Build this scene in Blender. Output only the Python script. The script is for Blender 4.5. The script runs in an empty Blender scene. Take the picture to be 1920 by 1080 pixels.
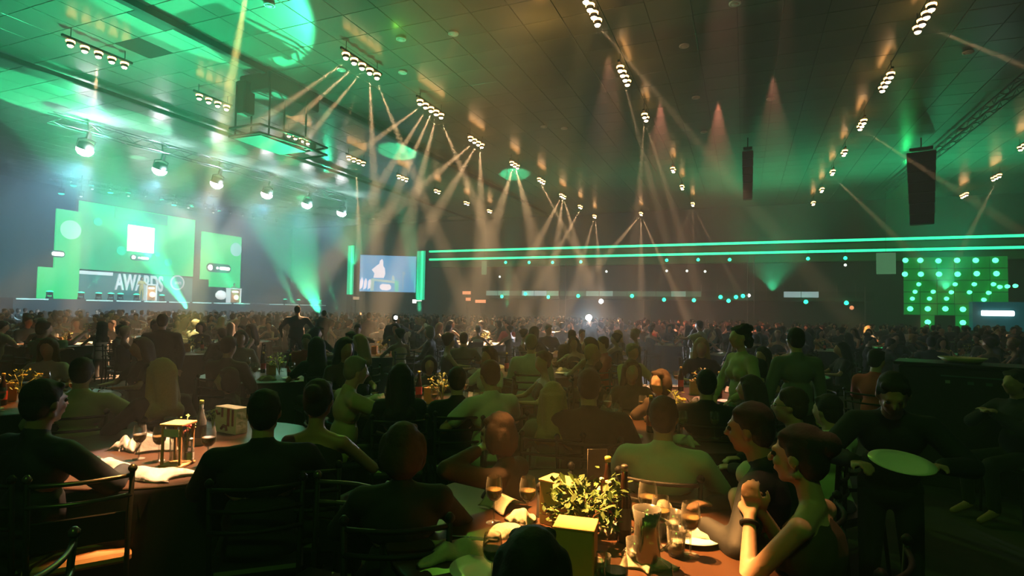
import bpy, bmesh, math, random
import numpy as np
from mathutils import Vector, Matrix
random.seed(7)
S = bpy.context.scene
COL = S.collection
# ---------------------------------------------------------------- camera
FPX = 1060.0
def _n(v): return v / np.linalg.norm(v)
_Y = _n(np.array([436.0, 50.0, 1060.0]))
_X = -_n(np.array([-2535.0, -2.0, 1060.0])); _X = _n(_X - _Y * _X.dot(_Y))
_Z = np.cross(_Y, _X)            # camera x right, y down, z forward
if _Z[1] > 0: _Z = -_Z
CAMR = np.stack([_X, _Y, _Z])    # rows: world axes in camera coordinates
EYE = np.array([0, 0, 1.7])
def ray(px, py):
    return CAMR @ np.array([px - 960.0, py - 540.0, FPX])
def at_z(px, py, z):
    d = ray(px, py); t = (z - EYE[2]) / d[2]; return Vector(EYE + d * t)
def at_y(px, py, y):
    d = ray(px, py); return Vector(EYE + d * (y / d[1]))
def at_x(px, py, x):
    d = ray(px, py); return Vector(EYE + d * (x / d[0]))
def at_d(px, py, dep):
    return Vector(EYE + ray(px, py) * (dep / FPX))
def pix(p):
    c = CAMR.T @ (np.array(p) - EYE); return (960 + FPX * c[0] / c[2], 540 + FPX * c[1] / c[2], c[2])
cd = bpy.data.cameras.new('camera'); cam = bpy.data.objects.new('camera', cd); COL.objects.link(cam)
cd.sensor_width = 36; cd.lens = FPX / 1920 * 36; cd.clip_end = 300; cd.clip_start = .05
r, d, f = CAMR[:, 0], CAMR[:, 1], CAMR[:, 2]
cam.matrix_world = Matrix(((r[0], -d[0], -f[0], 0), (r[1], -d[1], -f[1], 0), (r[2], -d[2], -f[2], 1.7), (0, 0, 0, 1)))
S.camera = cam
# ---------------------------------------------------------------- view, world
S.view_settings.view_transform = 'Standard'; S.view_settings.look = 'None'
S.view_settings.gamma = 1; S.view_settings.exposure = 0; S.view_settings.use_curve_mapping = False
cy = S.cycles
cy.use_denoising = True; cy.max_bounces = 4; cy.diffuse_bounces = 2; cy.glossy_bounces = 2
cy.transmission_bounces = 4; cy.transparent_max_bounces = 8; cy.volume_bounces = 0
cy.sample_clamp_indirect = 2.0; cy.sample_clamp_direct = 0; cy.caustics_reflective = False; cy.caustics_refractive = False
cy.use_light_tree = True
W = bpy.data.worlds.new('hall_dark'); S.world = W; W.use_nodes = True
W.node_tree.nodes['Background'].inputs[0].default_value = (.10, .16, .12, 1)
W.node_tree.nodes['Background'].inputs[1].default_value = .02
# ---------------------------------------------------------------- where the tables stand
NEAR_T = [at_z(*q, .75) for q in [(1110,985),(350,838),(1245,800),(985,697),(808,757),(15,752),(508,703),(702,664),(1302,740),(1085,666),(1440,700)]]
TABLES = [Vector((t.x, t.y)) for t in NEAR_T]
rgt = random.Random(11)
for i in range(-12, 9):
    for j in range(1, 13):
        p = Vector((i * 3.55 + (j % 2) * 1.77 + rgt.uniform(-.3, .3), j * 3.35 + 1.2 + rgt.uniform(-.3, .3)))
        q = pix((p.x, p.y, .75))
        if q[2] < 8.5 or not (-120 < q[0] < 2040) or p.x < -35.5 or p.x > 22 or p.y > 41: continue
        if min((p - t).length for t in TABLES) < 3.0: continue
        TABLES.append(p)
# ---------------------------------------------------------------- lights
CEIL = 10.35
WARM = (1.0, .55, .26); AMBER = (1.0, .43, .11); WHITE = (.88, .93, 1.0); GREEN = (.05, 1.0, .42); TEAL = (.05, 1.0, .6)
def spot(p, tgt, watts, deg, col, blend=.6, size=.05, name='spot'):
    l = bpy.data.lights.new(name, 'SPOT'); o = bpy.data.objects.new(name, l); COL.objects.link(o)
    o.location = p; dd = Vector(tgt) - Vector(p); o.rotation_euler = dd.to_track_quat('-Z', 'Y').to_euler()
    l.energy = watts; l.spot_size = math.radians(deg); l.spot_blend = blend; l.color = col; l.shadow_soft_size = size
    return o
def point(p, watts, col, size=.1, name='glow'):
    l = bpy.data.lights.new(name, 'POINT'); o = bpy.data.objects.new(name, l); COL.objects.link(o)
    o.location = p; l.energy = watts; l.color = col; l.shadow_soft_size = size; return o
def area(p, tgt, watts, sx, sy, col, name='screen_light'):
    l = bpy.data.lights.new(name, 'AREA'); o = bpy.data.objects.new(name, l); COL.objects.link(o)
    l.shape = 'RECTANGLE'; l.size = sx; l.size_y = sy; l.energy = watts; l.color = col
    o.location = p; dd = Vector(tgt) - Vector(p); o.rotation_euler = dd.to_track_quat('-Z', 'Z').to_euler(); return o
# clusters of moving heads: pixel of the bar centre, number of heads, beams as (dx, dy, y where it lands)
BARZ = 9.9
CLUSTERS = [
 # row over the left tables
 (185,100,5,'r0',[(-5,50,640)]), (400,190,4,'r0',[]), (560,258,4,'r0',[]), (668,300,4,'r0',[(3,80,600)]),
 (755,333,3,'r0',[]), (820,358,2,'r0',[]), (875,380,2,'r0',[]), (918,395,2,'r0',[]),
 # main row
 (679,122,5,'r1',[(-113,78,640),(-93,83,640),(-60,72,640),(6,140,640),(42,105,640)]),
 (808,203,5,'r1',[(-75,55,640),(-62,100,640),(-55,125,640),(-18,70,640),(50,118,640)]),
 (893,265,4,'r1',[(-85,70,640),(-30,50,640),(2,115,640)]),
 (965,308,3,'r1',[(-30,92,640),(24,92,640)]), (1015,338,3,'r1',[(42,80,620)]),
 (1055,367,3,'r1',[(-42,80,620),(-10,80,620),(22,80,620)]), (1088,387,2,'r1',[(-22,40,612)]),
 (1115,405,2,'r1',[(-10,35,610),(3,35,610)]), (1202,400,2,'r1',[(-42,50,612),(0,80,612),(18,40,612)]),
 # row right of centre
 (1110,18,4,'r2',[(60,70,640)]), (1170,140,4,'r2',[(40,150,640)]), (1210,218,2,'r2',[(-8,100,640),(22,70,640)]),
 (1262,317,2,'r2',[]), (1279,350,2,'r2',[]), (1299,382,2,'r2',[(-24,55,612),(1,55,612),(30,55,612)]),
 # right row
 (1733,32,4,'r3',[(95,38,700)]), (1662,152,4,'r3',[]), (1616,232,3,'r3',[(78,50,660)]), (1583,285,2,'r3',[]),
 (1561,322,2,'r3',[(60,58,640)]), (1541,355,2,'r3',[]), (1525,380,2,'r3',[]),
 # far right
 (1808,365,3,'r4',[]), (1868,331,3,'r4',[(-55,108,630)]), (1921,272,3,'r4',[]),
]
for (px, py, n, rowid, beams) in CLUSTERS:
    c = at_z(px, py, BARZ)
    for k, (dx, dy, yl) in enumerate(beams):
        src = c + Vector((0, (k - (len(beams) - 1) / 2) * .42, -.25))
        s = pix(src); m = (yl - s[1]) / dy
        t = at_z(s[0] + dx * m, yl, .8)
        dist = c.length
        spot(src, t, (165000 if rowid in ('r1', 'r0') else 60000), 5.0 if rowid == 'r1' else 4.2, WARM, .8, .03, 'beam_lamp')
# wide golden beam from over the top left
spot(at_z(470, -60, 9.9), at_z(350, 640, .8), 260000, 5, (1, .78, .22), .5, .05, 'beam_lamp')
# stage front wash, cold white
WASH = [(160,278,1.0),(300,316,.5),(407,342,.5),(501,362,.5),(576,381,.45),(641,397,.45)]
WPOS = []
for (px, py, k) in WASH:
    p = at_z(px, py, 9.0); WPOS.append(p)
    spot(p + Vector((0, 0, -.75)), Vector((-41, p.y + 2, 1.0)), 5600 * k, 105, (.30, .70, 1.0), .9, .12, 'wash_lamp')
    spot(p + Vector((.4, 0, -.2)), p + Vector((.4, 0, 5)), 2600 * k, 140, (.62, .86, 1.0), 1, .15, 'added_wash_spill')  # added upward spot for the ceiling streaks and halo above each lamp
# green stage beams from the stage floor
for (px, py, qx, qy) in [(93,551,190,400),(152,552,205,500),(185,553,170,480),(535,565,650,420),(560,566,680,520),(582,567,575,470),(208,553,260,530),(226,554,235,520)]:
    p = at_x(px, py, -40.3); t = at_x(qx, qy, -36); p = p + (t - p).normalized() * .75
    spot(p, t, 26000, 5, GREEN, .5, .05, 'stage_beam')
# green discs thrown on the ceiling
for (px, py, deg, w) in [(88,188,24,22000),(268,232,14,12000),(425,276,12,9000),(540,302,9,6000),(745,286,13,8000),(965,328,12,3500),(385,20,38,9000)]:
    t = at_z(px, py, CEIL); p = Vector((max(-39, t.x - 5), min(44, t.y + 11), 1.3))
    spot(p, t, w * 6, deg * .62, GREEN, .15, .1, 'ceiling_gobo')
for (px, py, deg, w) in [(1450,330,110,3600),(1780,290,110,4500),(240,60,110,6500),(640,110,100,2500)]:
    t = at_z(px, py, CEIL); p = Vector((t.x, t.y + 1, 3.2))
    spot(p, t, w * 1.0, deg, GREEN, 1, .03, 'ceiling_wash')
point(Vector((0, 0, 0)) + at_z(1010, 100, 9.3), 60, (1, .45, .1), .3, 'added_amber_glow')  # added point light for an orange patch, no fixture here
# green wash over the audience from the left front, and green haze light in the middle of the hall
spot((-9, 13, 9.6), (-.5, 3, 1), 900, 70, (.32, 1.0, .06), 1, .03, 'audience_wash')
spot((.5, -4.5, 9.6), (-.3, 4.5, 1), 480, 62, (.28, 1.0, .07), 1, .03, 'audience_wash')
spot((-26, 30, 9.6), (-12, 22, 0), 900, 120, (.04, 1.0, .50), 1, .03, 'audience_wash')
spot((9, 40, 9.6), (8, 30, 0), 600, 130, (.03, 1.0, .22), 1, .03, 'audience_wash')
# table pin spots, plus fill spots added for red crowd, seat and arms: (pixel, watts, cone, colour)
PINS = [(1150,982,3200,7.2,AMBER),(292,850,2200,7.5,(1,.52,.27)),(1235,782,900,6,AMBER),(985,700,900,8,(1,.6,.15)),
        (815,750,800,7,(1,.5,.25)),(25,745,700,7,AMBER),(437,800,260,3,(1,.55,.3)),(1300,735,700,9,(1,.38,.26)),(1405,700,400,9,(1,.34,.2)),
        (560,650,1000,8,WARM),(700,650,900,8,AMBER),(750,665,800,7,WARM),(1085,665,1000,8,AMBER),(965,640,1000,8,AMBER),(510,700,150,7,(.7,1,.8)),
        (255,625,900,7,AMBER),(50,617,900,7,AMBER),(1235,625,900,36,(1,.30,.18)),(1345,627,900,36,(1,.28,.16)),(1135,632,400,36,(1,.36,.2)),(1450,634,400,36,(1,.33,.2)),
        (1650,690,400,8,(1,.16,.08)),(1860,690,300,6,(1,.3,.16)),(205,1062,500,3.2,AMBER),(1430,1060,60,7,(1,.42,.2))]
for (px, py, w, deg, c) in PINS:
    t = at_z(px, py, .8 if px != 205 else .47)
    if py < 760 and py > 600 and py not in (627, 632, 634) and px != 1235:
        n = min(TABLES, key=lambda a: (Vector(pix((a.x, a.y, .8))[:2]) - Vector((px, py))).length); t = Vector((n.x, n.y, .8))
    spot(Vector((t.x * .98 + .5, t.y + 2.5, 9.6)) if px != 1150 and py not in (627, 632, 634) and px != 1235 else Vector((t.x * .8, t.y * .8, 9.4)) if px != 1150 else Vector((t.x - 3.2, t.y + .6, 9.6)), t, w * (16 if pix(t)[2] < 7 else 7), deg, c, .5, .06, 'table_and_fill_spot')
# ---------------------------------------------------------------- materials
def mat(name, col, rough=.6, metal=0, emit=0, ecol=None, noise=0, scale=20, bump=0, trans=0, rnd=None, spec=.5, alpha=1):
    m = bpy.data.materials.new(name); m.use_nodes = True; nt = m.node_tree; b = nt.nodes['Principled BSDF']
    b.inputs['Base Color'].default_value = (*col, 1); b.inputs['Roughness'].default_value = rough
    b.inputs['Metallic'].default_value = metal; b.inputs['Transmission Weight'].default_value = trans
    b.inputs['Specular IOR Level'].default_value = spec
    if emit:
        b.inputs['Emission Color'].default_value = (*(ecol or col), 1); b.inputs['Emission Strength'].default_value = emit
    if noise or bump:
        tc = nt.nodes.new('ShaderNodeTexCoord'); nz = nt.nodes.new('ShaderNodeTexNoise'); nz.inputs['Scale'].default_value = scale
        nz.inputs['Detail'].default_value = 3
        nt.links.new(tc.outputs['Object'], nz.inputs['Vector'])
        if noise:
            mx = nt.nodes.new('ShaderNodeMix'); mx.data_type = 'RGBA'; nt.links.new(nz.outputs['Fac'], mx.inputs[0])
            mx.inputs[6].default_value = (*[c * (1 - noise) for c in col], 1); mx.inputs[7].default_value = (*[min(1, c * (1 + noise)) for c in col], 1)
            nt.links.new(mx.outputs[2], b.inputs['Base Color'])
        if bump:
            bp = nt.nodes.new('ShaderNodeBump'); bp.inputs['Strength'].default_value = bump; bp.inputs['Distance'].default_value = .02
            nt.links.new(nz.outputs['Fac'], bp.inputs['Height']); nt.links.new(bp.outputs[0], b.inputs['Normal'])
    if rnd:   # per-object choice among colours
        oi = nt.nodes.new('ShaderNodeObjectInfo'); rp = nt.nodes.new('ShaderNodeValToRGB'); rp.color_ramp.interpolation = 'CONSTANT'
        el = rp.color_ramp.elements
        while len(el) > 1: el.remove(el[0])
        el[0].position = 0; el[0].color = (*rnd[0], 1)
        for k, c in enumerate(rnd[1:], 1):
            e = el.new(k / len(rnd)); e.color = (*c, 1)
        nt.links.new(oi.outputs['Random'], rp.inputs['Fac']); nt.links.new(rp.outputs[0], b.inputs['Base Color'])
    return m
def obj(name, me, m=None, parent=None, loc=None, rot=None):
    if isinstance(me, bmesh.types.BMesh):
        bm = me; me = bpy.data.meshes.new(name); bm.to_mesh(me); bm.free()
    o = bpy.data.objects.new(name, me); COL.objects.link(o)
    if m is not None and not me.materials:
        for q in (m if isinstance(m, (list, tuple)) else [m]): me.materials.append(q)
    if parent: o.parent = parent
    if loc is not None: o.location = loc
    if rot is not None: o.rotation_euler = rot
    return o
def tag(o, label, cat, group=None, kind=None):
    if label: o['label'] = label
    if cat: o['category'] = cat
    if group: o['group'] = group
    if kind: o['kind'] = kind
    return o
def empty(name, loc=(0, 0, 0), rz=0, label=None, cat=None, group=None):
    o = bpy.data.objects.new(name, None); COL.objects.link(o); o.location = loc; o.rotation_euler = (0, 0, rz); o.empty_display_size = .1
    return tag(o, label, cat, group)
def struct(o, label=None):
    o['kind'] = 'structure'
    if label: o['label'] = label
    return o
def dup(root, loc, rz, label=None, group=None):
    def cp(o, par):
        c = o.copy(); COL.objects.link(c)
        if par: c.parent = par
        for ch in KIDS(o): cp(ch, c)
        return c
    n = cp(root, None); n.location = loc; n.rotation_euler = (0, 0, rz)
    if label: n['label'] = label
    if group: n['group'] = group
    return n
_kids = {}
def KIDS(o): 
    if o.name not in _kids: _kids[o.name] = list(o.children)
    return _kids[o.name]
def smooth(bm):
    for f in bm.faces: f.smooth = True
    return bm
def bx(bm, cx, cy, cz, sx, sy, sz, rz=0, M=None, bev=0):
    m = Matrix.Translation((cx, cy, cz)) @ Matrix.Rotation(rz, 4, 'Z') @ Matrix.Diagonal((sx, sy, sz, 1))
    if M is not None: m = M @ m
    g = bmesh.ops.create_cube(bm, size=1, matrix=m)
    if bev:
        es = list({e for v in g['verts'] for e in v.link_edges})
        bmesh.ops.bevel(bm, geom=es, offset=bev, segments=1, affect='EDGES', profile=.5)
    return bm
def box(*a, **k):
    return bx(bmesh.new(), *a, **k)
def cyl(bm, p0, p1, r0, r1=None, seg=10, cap=True):
    p0, p1 = Vector(p0), Vector(p1); r1 = r0 if r1 is None else r1; dv = p1 - p0
    q = dv.to_track_quat('Z', 'Y').to_matrix().to_4x4()
    bmesh.ops.create_cone(bm, cap_ends=cap, segments=seg, radius1=r0, radius2=max(r1, 1e-4), depth=dv.length, matrix=Matrix.Translation((p0 + p1) / 2) @ q)
    return bm
def tube(bm, pts, r, seg=6):
    for a, b in zip(pts[:-1], pts[1:]): cyl(bm, a, b, r, seg=seg)
    return bm
def tubec(bm, pts, r, seg=6):
    """continuous tube along a path"""
    rings = []; n = len(pts); P = [Vector(p) for p in pts]
    rr = r if isinstance(r, (list, tuple)) else [r] * n
    up = None
    for i in range(n):
        t = (P[min(i + 1, n - 1)] - P[max(i - 1, 0)]).normalized()
        if up is None: up = Vector((0, 0, 1)) if abs(t.z) < .9 else Vector((1, 0, 0))
        a = t.cross(up).normalized(); up2 = a.cross(t).normalized(); up = up2
        rings.append([bm.verts.new(P[i] + (a * math.cos(2 * math.pi * k / seg) + up2 * math.sin(2 * math.pi * k / seg)) * rr[i]) for k in range(seg)])
    for A, B in zip(rings[:-1], rings[1:]):
        for k in range(seg):
            f = bm.faces.new((A[k], A[(k + 1) % seg], B[(k + 1) % seg], B[k])); f.smooth = True
    bm.faces.new(rings[0][::-1]); bm.faces.new(rings[-1])
    return bm
def lathe(bm, prof, seg=16, c=(0, 0, 0), cap=True):
    rings = []
    for (r_, z) in prof:
        rings.append([bm.verts.new((c[0] + r_ * math.cos(2 * math.pi * k / seg), c[1] + r_ * math.sin(2 * math.pi * k / seg), c[2] + z)) for k in range(seg)])
    for A, B in zip(rings[:-1], rings[1:]):
        for k in range(seg):
            f = bm.faces.new((A[k], A[(k + 1) % seg], B[(k + 1) % seg], B[k])); f.smooth = True
    if cap: bm.faces.new(rings[0][::-1]); bm.faces.new(rings[-1])
    return bm
M_floor = mat('dark_carpet', (.035, .03, .03), .9, noise=.4, scale=6)
M_wall = mat('dark_wall_paint', (.05, .075, .06), .8, noise=.3, scale=1.5)
M_ceil = mat('glossy_ceiling_tile', (.15, .18, .15), .26, noise=.25, scale=.5, bump=.45)
M_ceild = mat('dark_ceiling_panel', (.006, .006, .006), .7)
M_black = mat('black_metal', (.008, .008, .008), .6, spec=.25)
M_truss = mat('truss_aluminium', (.12, .12, .13), .4, metal=.8)
# ---------------------------------------------------------------- room shell
X0, X1, Y0, Y1 = -47.0, 32.0, -6.0, 49.0
struct(obj('floor', box((X0+X1)/2, (Y0+Y1)/2, -.05, X1-X0, Y1-Y0, .1), M_floor))
struct(obj('wall_stage', box(X0-.1, (Y0+Y1)/2, CEIL/2+.2, .2, Y1-Y0+.4, CEIL+.4), M_wall))
struct(obj('wall_far', box((X0+X1)/2, Y1+.1, CEIL/2+.2, X1-X0, .2, CEIL+.4), M_wall))
struct(obj('wall_right', box(X1+.1, (Y0+Y1)/2, CEIL/2+.2, .2, Y1-Y0+.4, CEIL+.4), M_wall))
struct(obj('wall_back', box((X0+X1)/2, Y0-.1, CEIL/2+.2, X1-X0, .2, CEIL+.4), M_wall))
ceil_o = struct(obj('ceiling', box((X0+X1)/2, (Y0+Y1)/2, CEIL+.15, X1-X0+.4, Y1-Y0+.4, .2), M_ceild))
T = 1.2; tile_me = []
for kk in range(2):
    b_ = box(0, 0, 0, T - .02, T - .02, .05, bev=.006); m_ = bpy.data.meshes.new('ceiling_tile'); b_.to_mesh(m_); b_.free()
    m_.materials.append((M_ceil, M_ceild)[kk]); tile_me.append(m_)
darkpos = [at_z(265, 35, CEIL), at_z(308, 94, CEIL)]
dark = {(round((p.x - X0) / T - .5), round((p.y - Y0) / T - .5)) for p in darkpos}
tiles = []
for i in range(int((X1 - X0) / T)):
    for j in range(int((Y1 - Y0) / T)):
        x, y = X0 + (i + .5) * T, Y0 + (j + .5) * T
        q = pix((x, y, CEIL))
        vis = q[2] > .5 and -200 < q[0] < 2120 and q[1] > -250
        tiles.append((q[2] if vis else 999, x, y, (i, j) in dark))
tiles.sort(); rest = bmesh.new(); nt_ = 0
for (dd, x, y, dk) in tiles:
    if nt_ < 290 and dd < 900:
        random_tilt = (random.uniform(-.006, .006), random.uniform(-.006, .006), 0)
        o = obj('ceiling_tile', tile_me[1 if dk else 0], None, ceil_o, (x, y, CEIL + .02), random_tilt); nt_ += 1
    else: bx(rest, x, y, CEIL + .02, T - .02, T - .02, .05)
ro = obj('ceiling_tile', rest, M_ceil, ceil_o); ro['kind'] = 'stuff'
# haze that fills the hall
hz = obj('haze', box((X0+X1)/2, (Y0+Y1)/2, CEIL/2 - .02, X1-X0-.1, Y1-Y0-.1, CEIL-.1), None)
mh = bpy.data.materials.new('stage_haze'); mh.use_nodes = True; nt = mh.node_tree; nt.nodes.remove(nt.nodes['Principled BSDF'])
vs = nt.nodes.new('ShaderNodeVolumeScatter'); vs.inputs['Density'].default_value = .011; vs.inputs['Anisotropy'].default_value = .0
vs.inputs['Color'].default_value = (.85, .95, .95, 1)
nt.links.new(vs.outputs[0], nt.nodes['Material Output'].inputs['Volume']); hz.data.materials.append(mh)
hz2 = obj('stage_haze', box((-46.8 - 19) / 2, (4 + 48.7) / 2, CEIL / 2 - .05, 27.8, 44.7, CEIL - .3), None)
m2_ = mh.copy(); m2_.name = 'stage_haze_dense'; v2 = [n for n in m2_.node_tree.nodes if n.type == 'VOLUME_SCATTER'][0]; v2.inputs['Density'].default_value = .011; v2.inputs['Color'].default_value = (.7, .92, 1, 1); hz2.data.materials.append(m2_)
tag(hz2, 'denser smoke haze hanging in front of the stage', 'haze', kind='stuff')
tag(hz, 'thin smoke haze filling the whole hall under the ceiling', 'haze', kind='stuff')
# ---------------------------------------------------------------- people
class Blob:
    """overlapping round-ended limbs and ellipsoids, fused into one continuous skin by a voxel remesh"""
    def __init__(s): s.bm = bmesh.new()
    def ell(s, c, r, rot=None):
        m = Matrix.Translation(c) @ (rot.to_4x4() if rot is not None else Matrix()) @ Matrix.Diagonal((r[0], r[1], r[2], 1))
        bmesh.ops.create_icosphere(s.bm, subdivisions=2, radius=1, matrix=m); return s
    def cap(s, a, b, ra, rb=None, flat=1):
        rb = ra if rb is None else rb; a, b = Vector(a), Vector(b)
        s.ell(a, (ra, ra * flat, ra)); s.ell(b, (rb, rb * flat, rb))
        if (b - a).length > 1e-3: cyl(s.bm, a, b, ra * .99, rb * .99, seg=10)
        return s
    def mesh(s, name, voxel, it=2, mats=None):
        me = bpy.data.meshes.new(name); s.bm.to_mesh(me); s.bm.free()
        o = bpy.data.objects.new(name, me); COL.objects.link(o)
        md = o.modifiers.new('r', 'REMESH'); md.mode = 'VOXEL'; md.voxel_size = voxel; md.use_smooth_shade = True
        sm = o.modifiers.new('s', 'SMOOTH'); sm.iterations = it; sm.factor = .5
        dg = bpy.context.evaluated_depsgraph_get()
        out = bpy.data.meshes.new_from_object(o.evaluated_get(dg)); out.name = name
        COL.objects.unlink(o); bpy.data.objects.remove(o); bpy.data.meshes.remove(me)
        out.materials.clear()
        return out
def ik(Sh, H, up=.285, lo=.255, out=(0, 0, -1)):
    Sh, H = Vector(Sh), Vector(H); dv = H - Sh; L = min(dv.length, (up + lo) * .995); dn = dv.normalized(); H = Sh + dn * L
    a = (up * up - lo * lo + L * L) / (2 * L); h = math.sqrt(max(up * up - a * a, 0))
    o_ = Vector(out); o_ = (o_ - dn * o_.dot(dn)).normalized()
    return Sh + dn * a + o_ * h, H
def hand(B, wrist, elbow, side, curl=.5, palmdir=(0, 0, -1), sc=1.0):
    """palm, four unequal bent fingers, thumb leaving the side of the palm"""
    w = Vector(wrist); d = (w - Vector(elbow)).normalized(); pd = Vector(palmdir); pd = (pd - d * pd.dot(d))
    if pd.length < .1: pd = Vector((0, 1, 0)) - d * d.y
    pd.normalize(); lat = d.cross(pd) * side
    for k in range(4):
        o_ = lat * (k - 1.5) * .020 * sc
        B.cap(w + d * .01 * sc + o_ * .7, w + d * .085 * sc + o_, .012 * sc)
        ln = (.034, .04, .038, .028)[k] * sc; p = w + d * .088 * sc + o_ * 1.08
        a = curl
        q = p + (d * math.cos(a) + pd * math.sin(a)) * ln; B.cap(p, q, .0095 * sc, .009 * sc)
        a2 = curl * 2; q2 = q + (d * math.cos(a2) + pd * math.sin(a2)) * ln * .75; B.cap(q, q2, .0088 * sc, .0075 * sc)
    t0 = w + d * .025 * sc - lat * .03 * sc; t1 = t0 + (d * .7 - lat * .6 + pd * .35).normalized() * .04 * sc
    t2 = t1 + (d * .9 - lat * .05 + pd * .5).normalized() * .03 * sc
    B.cap(t0, t1, .012 * sc, .0105 * sc); B.cap(t1, t2, .0105 * sc, .009 * sc)
SKIN = mat('skin_light', (.55, .32, .22), .5, noise=.1, scale=9)
SKIN2 = mat('skin_tan', (.40, .22, .14), .5, noise=.1, scale=9)
HAIRD = mat('hair_dark_brown', (.015, .010, .008), .8, noise=.2, scale=90, bump=.12)
HAIRB = mat('hair_blonde', (.38, .25, .11), .8, noise=.18, scale=90, bump=.12)
HAIRR = mat('hair_brown', (.05, .024, .012), .8, noise=.18, scale=90, bump=.12)
HAIRG = mat('hair_grey', (.20, .19, .17), .8, noise=.18, scale=90, bump=.12)
EYEM = mat('eye_dark', (.05, .03, .02), .15); LIPM = mat('lips', (.45, .13, .11), .4)
def cloth(name, c, rough=.85): return mat(name, c, rough, noise=.15, scale=9, bump=.2)
C_BLACK = cloth('black_cloth', (.010, .010, .011)); C_SUIT = cloth('black_suit_cloth', (.008, .009, .011), .7)
C_WHITE = cloth('white_shirt_cloth', (.62, .62, .56)); C_OLIVE = cloth('pale_olive_cloth', (.42, .38, .2)); C_GREY = cloth('grey_cloth', (.16, .16, .15))
C_GREEN = cloth('green_cloth', (.10, .35, .12)); C_BROWN = cloth('brown_cloth', (.06, .035, .022)); C_RED = cloth('red_cloth', (.5, .07, .05)); C_NAVY = cloth('navy_cloth', (.02, .025, .04))
C_MIX = mat('guest_cloth', (.05, .05, .05), .85, rnd=[(.012,.012,.013),(.02,.02,.025),(.01,.01,.01),(.06,.05,.045),(.013,.013,.016),(.03,.03,.04),(.25,.24,.2),(.012,.012,.012),(.05,.02,.02),(.02,.025,.02)])
S_MIX = mat('guest_skin', (.5, .3, .2), .5, rnd=[(.50,.29,.2),(.42,.24,.15),(.6,.36,.25),(.3,.17,.11)])
H_MIX = mat('guest_hair', (.02, .02, .02), .5, rnd=[(.012,.009,.008),(.03,.018,.01),(.01,.01,.01),(.12,.07,.03),(.02,.012,.008),(.25,.17,.08)])
def make_person(pose='sit', lean=(0, 0), head=(0, 0, 0), hands=((-.2, .35, .80), (.2, .35, .80)), elbow=((-1, -.3, -.6), (1, -.3, -.6)),
                hair='short', wear='shirt', fem=False, vox=.022, detail=0, curl=.6, palm=(0, 0, -1), sc=1.0, width=1.0, thin_cloth=False, legs=None):
    """returns meshes by part; the figure faces +Y, origin on the floor below the pelvis"""
    lx, ly = lean
    sit = pose == 'sit'
    pz = .545 if sit else .93
    pel = Vector((0, 0, pz)); R = (Matrix.Rotation(-ly, 3, 'X') @ Matrix.Rotation(lx, 3, 'Y'))
    def T_(v): return pel + R @ Vector(v)
    sw = (.155 if fem else .185) * width
    neck0, neck1 = T_((0, -.01, .49)), T_((0, .015, .575)); shl = [T_((-sw, -.005, .445)), T_((sw, -.005, .445))]
    Rh = R @ Matrix.Rotation(head[0], 3, 'Z') @ Matrix.Rotation(-head[1], 3, 'X') @ Matrix.Rotation(head[2], 3, 'Y')
    hc = neck1 + Rh @ Vector((0, .02, .105))
    def H_(v): return hc + Rh @ Vector(v)
    B = Blob()
    # head with brow, nose, lips, chin, ears
    B.ell(H_((0, -.012, .022)), (.074, .094, .092), Rh); B.ell(H_((0, .022, -.04)), (.058, .066, .072), Rh)
    B.ell(H_((0, .055, -.088)), (.026, .025, .022), Rh)
    B.cap(H_((-.05, -.005, -.065)), H_((0, .058, -.09)), .022); B.cap(H_((.05, -.005, -.065)), H_((0, .058, -.09)), .022)
    B.cap(H_((-.03, .078, .022)), H_((.03, .078, .022)), .013)
    B.cap(H_((0, .088, .012)), H_((0, .108, -.022)), .008, .014); B.cap(H_((-.018, .083, -.054)), H_((.018, .083, -.054)), .010)
    for s_ in (-1, 1):
        B.ell(H_((s_ * .035, .068, -.025)), (.02, .018, .022), Rh)
        B.ell(H_((s_ * .078, -.008, -.008)), (.012, .022, .034), Rh)
    nr = .046 if fem else .056
    B.cap(neck0, hc + Rh @ Vector((0, -.02, -.06)), nr * 1.08, nr)
    # trunk
    B.ell(T_((0, 0, .34)), ((.145 if fem else .165) * width, .10 * width, .155), R); B.ell(T_((0, 0, .13)), ((.12 if fem else .14) * width, .095 * width, .16), R)
    B.ell(T_((0, -.01, .0)), (.165 * width, .12, .11), R)
    B.cap(shl[0], shl[1], .044 if fem else .052); B.cap(neck0, shl[0] + Vector((.05, 0, .01)), .05, .042); B.cap(neck0, shl[1] + Vector((-.05, 0, .01)), .05, .042)
    if fem:
        for s_ in (-1, 1): B.ell(T_((s_ * .068, .085, .31)), (.058, .05, .058))
    D = Blob()   # clothing over trunk and upper arms
    e = .012 if thin_cloth else .02
    top = .36 if wear in ('dress', 'lowback') else .39
    D.ell(T_((0, .0, top - .03)), ((.145 if fem else .165) * width + e, .10 * width + e, .15), R); D.ell(T_((0, 0, .13)), ((.12 if fem else .14) * width + e * 1.3, .095 * width + e * 1.3, .18), R)
    D.ell(T_((0, -.01, .0)), (.165 * width + e, .12 + e, .12), R)
    if fem:
        for s_ in (-1, 1): D.ell(T_((s_ * .068, .085, .31)), (.064, .056, .064))
    if wear != 'lowback' and wear != 'dress':
        D.cap(shl[0], shl[1], .052 + e); D.cap(neck0 + Vector((0, 0, -.01)), shl[0] + Vector((.04, 0, .012)), .06, .046 + e * .6); D.cap(neck0 + Vector((0, 0, -.01)), shl[1] + Vector((-.04, 0, .012)), .06, .046 + e * .6)
        D.cap(neck0 - Vector((0, 0, .01)), neck0 + Vector((0, .004, .03)), nr * 1.25, nr * 1.2)
    HND = Blob() if False else B
    arm_r = (.042, .036, .030, .024) if fem else (.052, .043, .037, .028)
    wr = []
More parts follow.
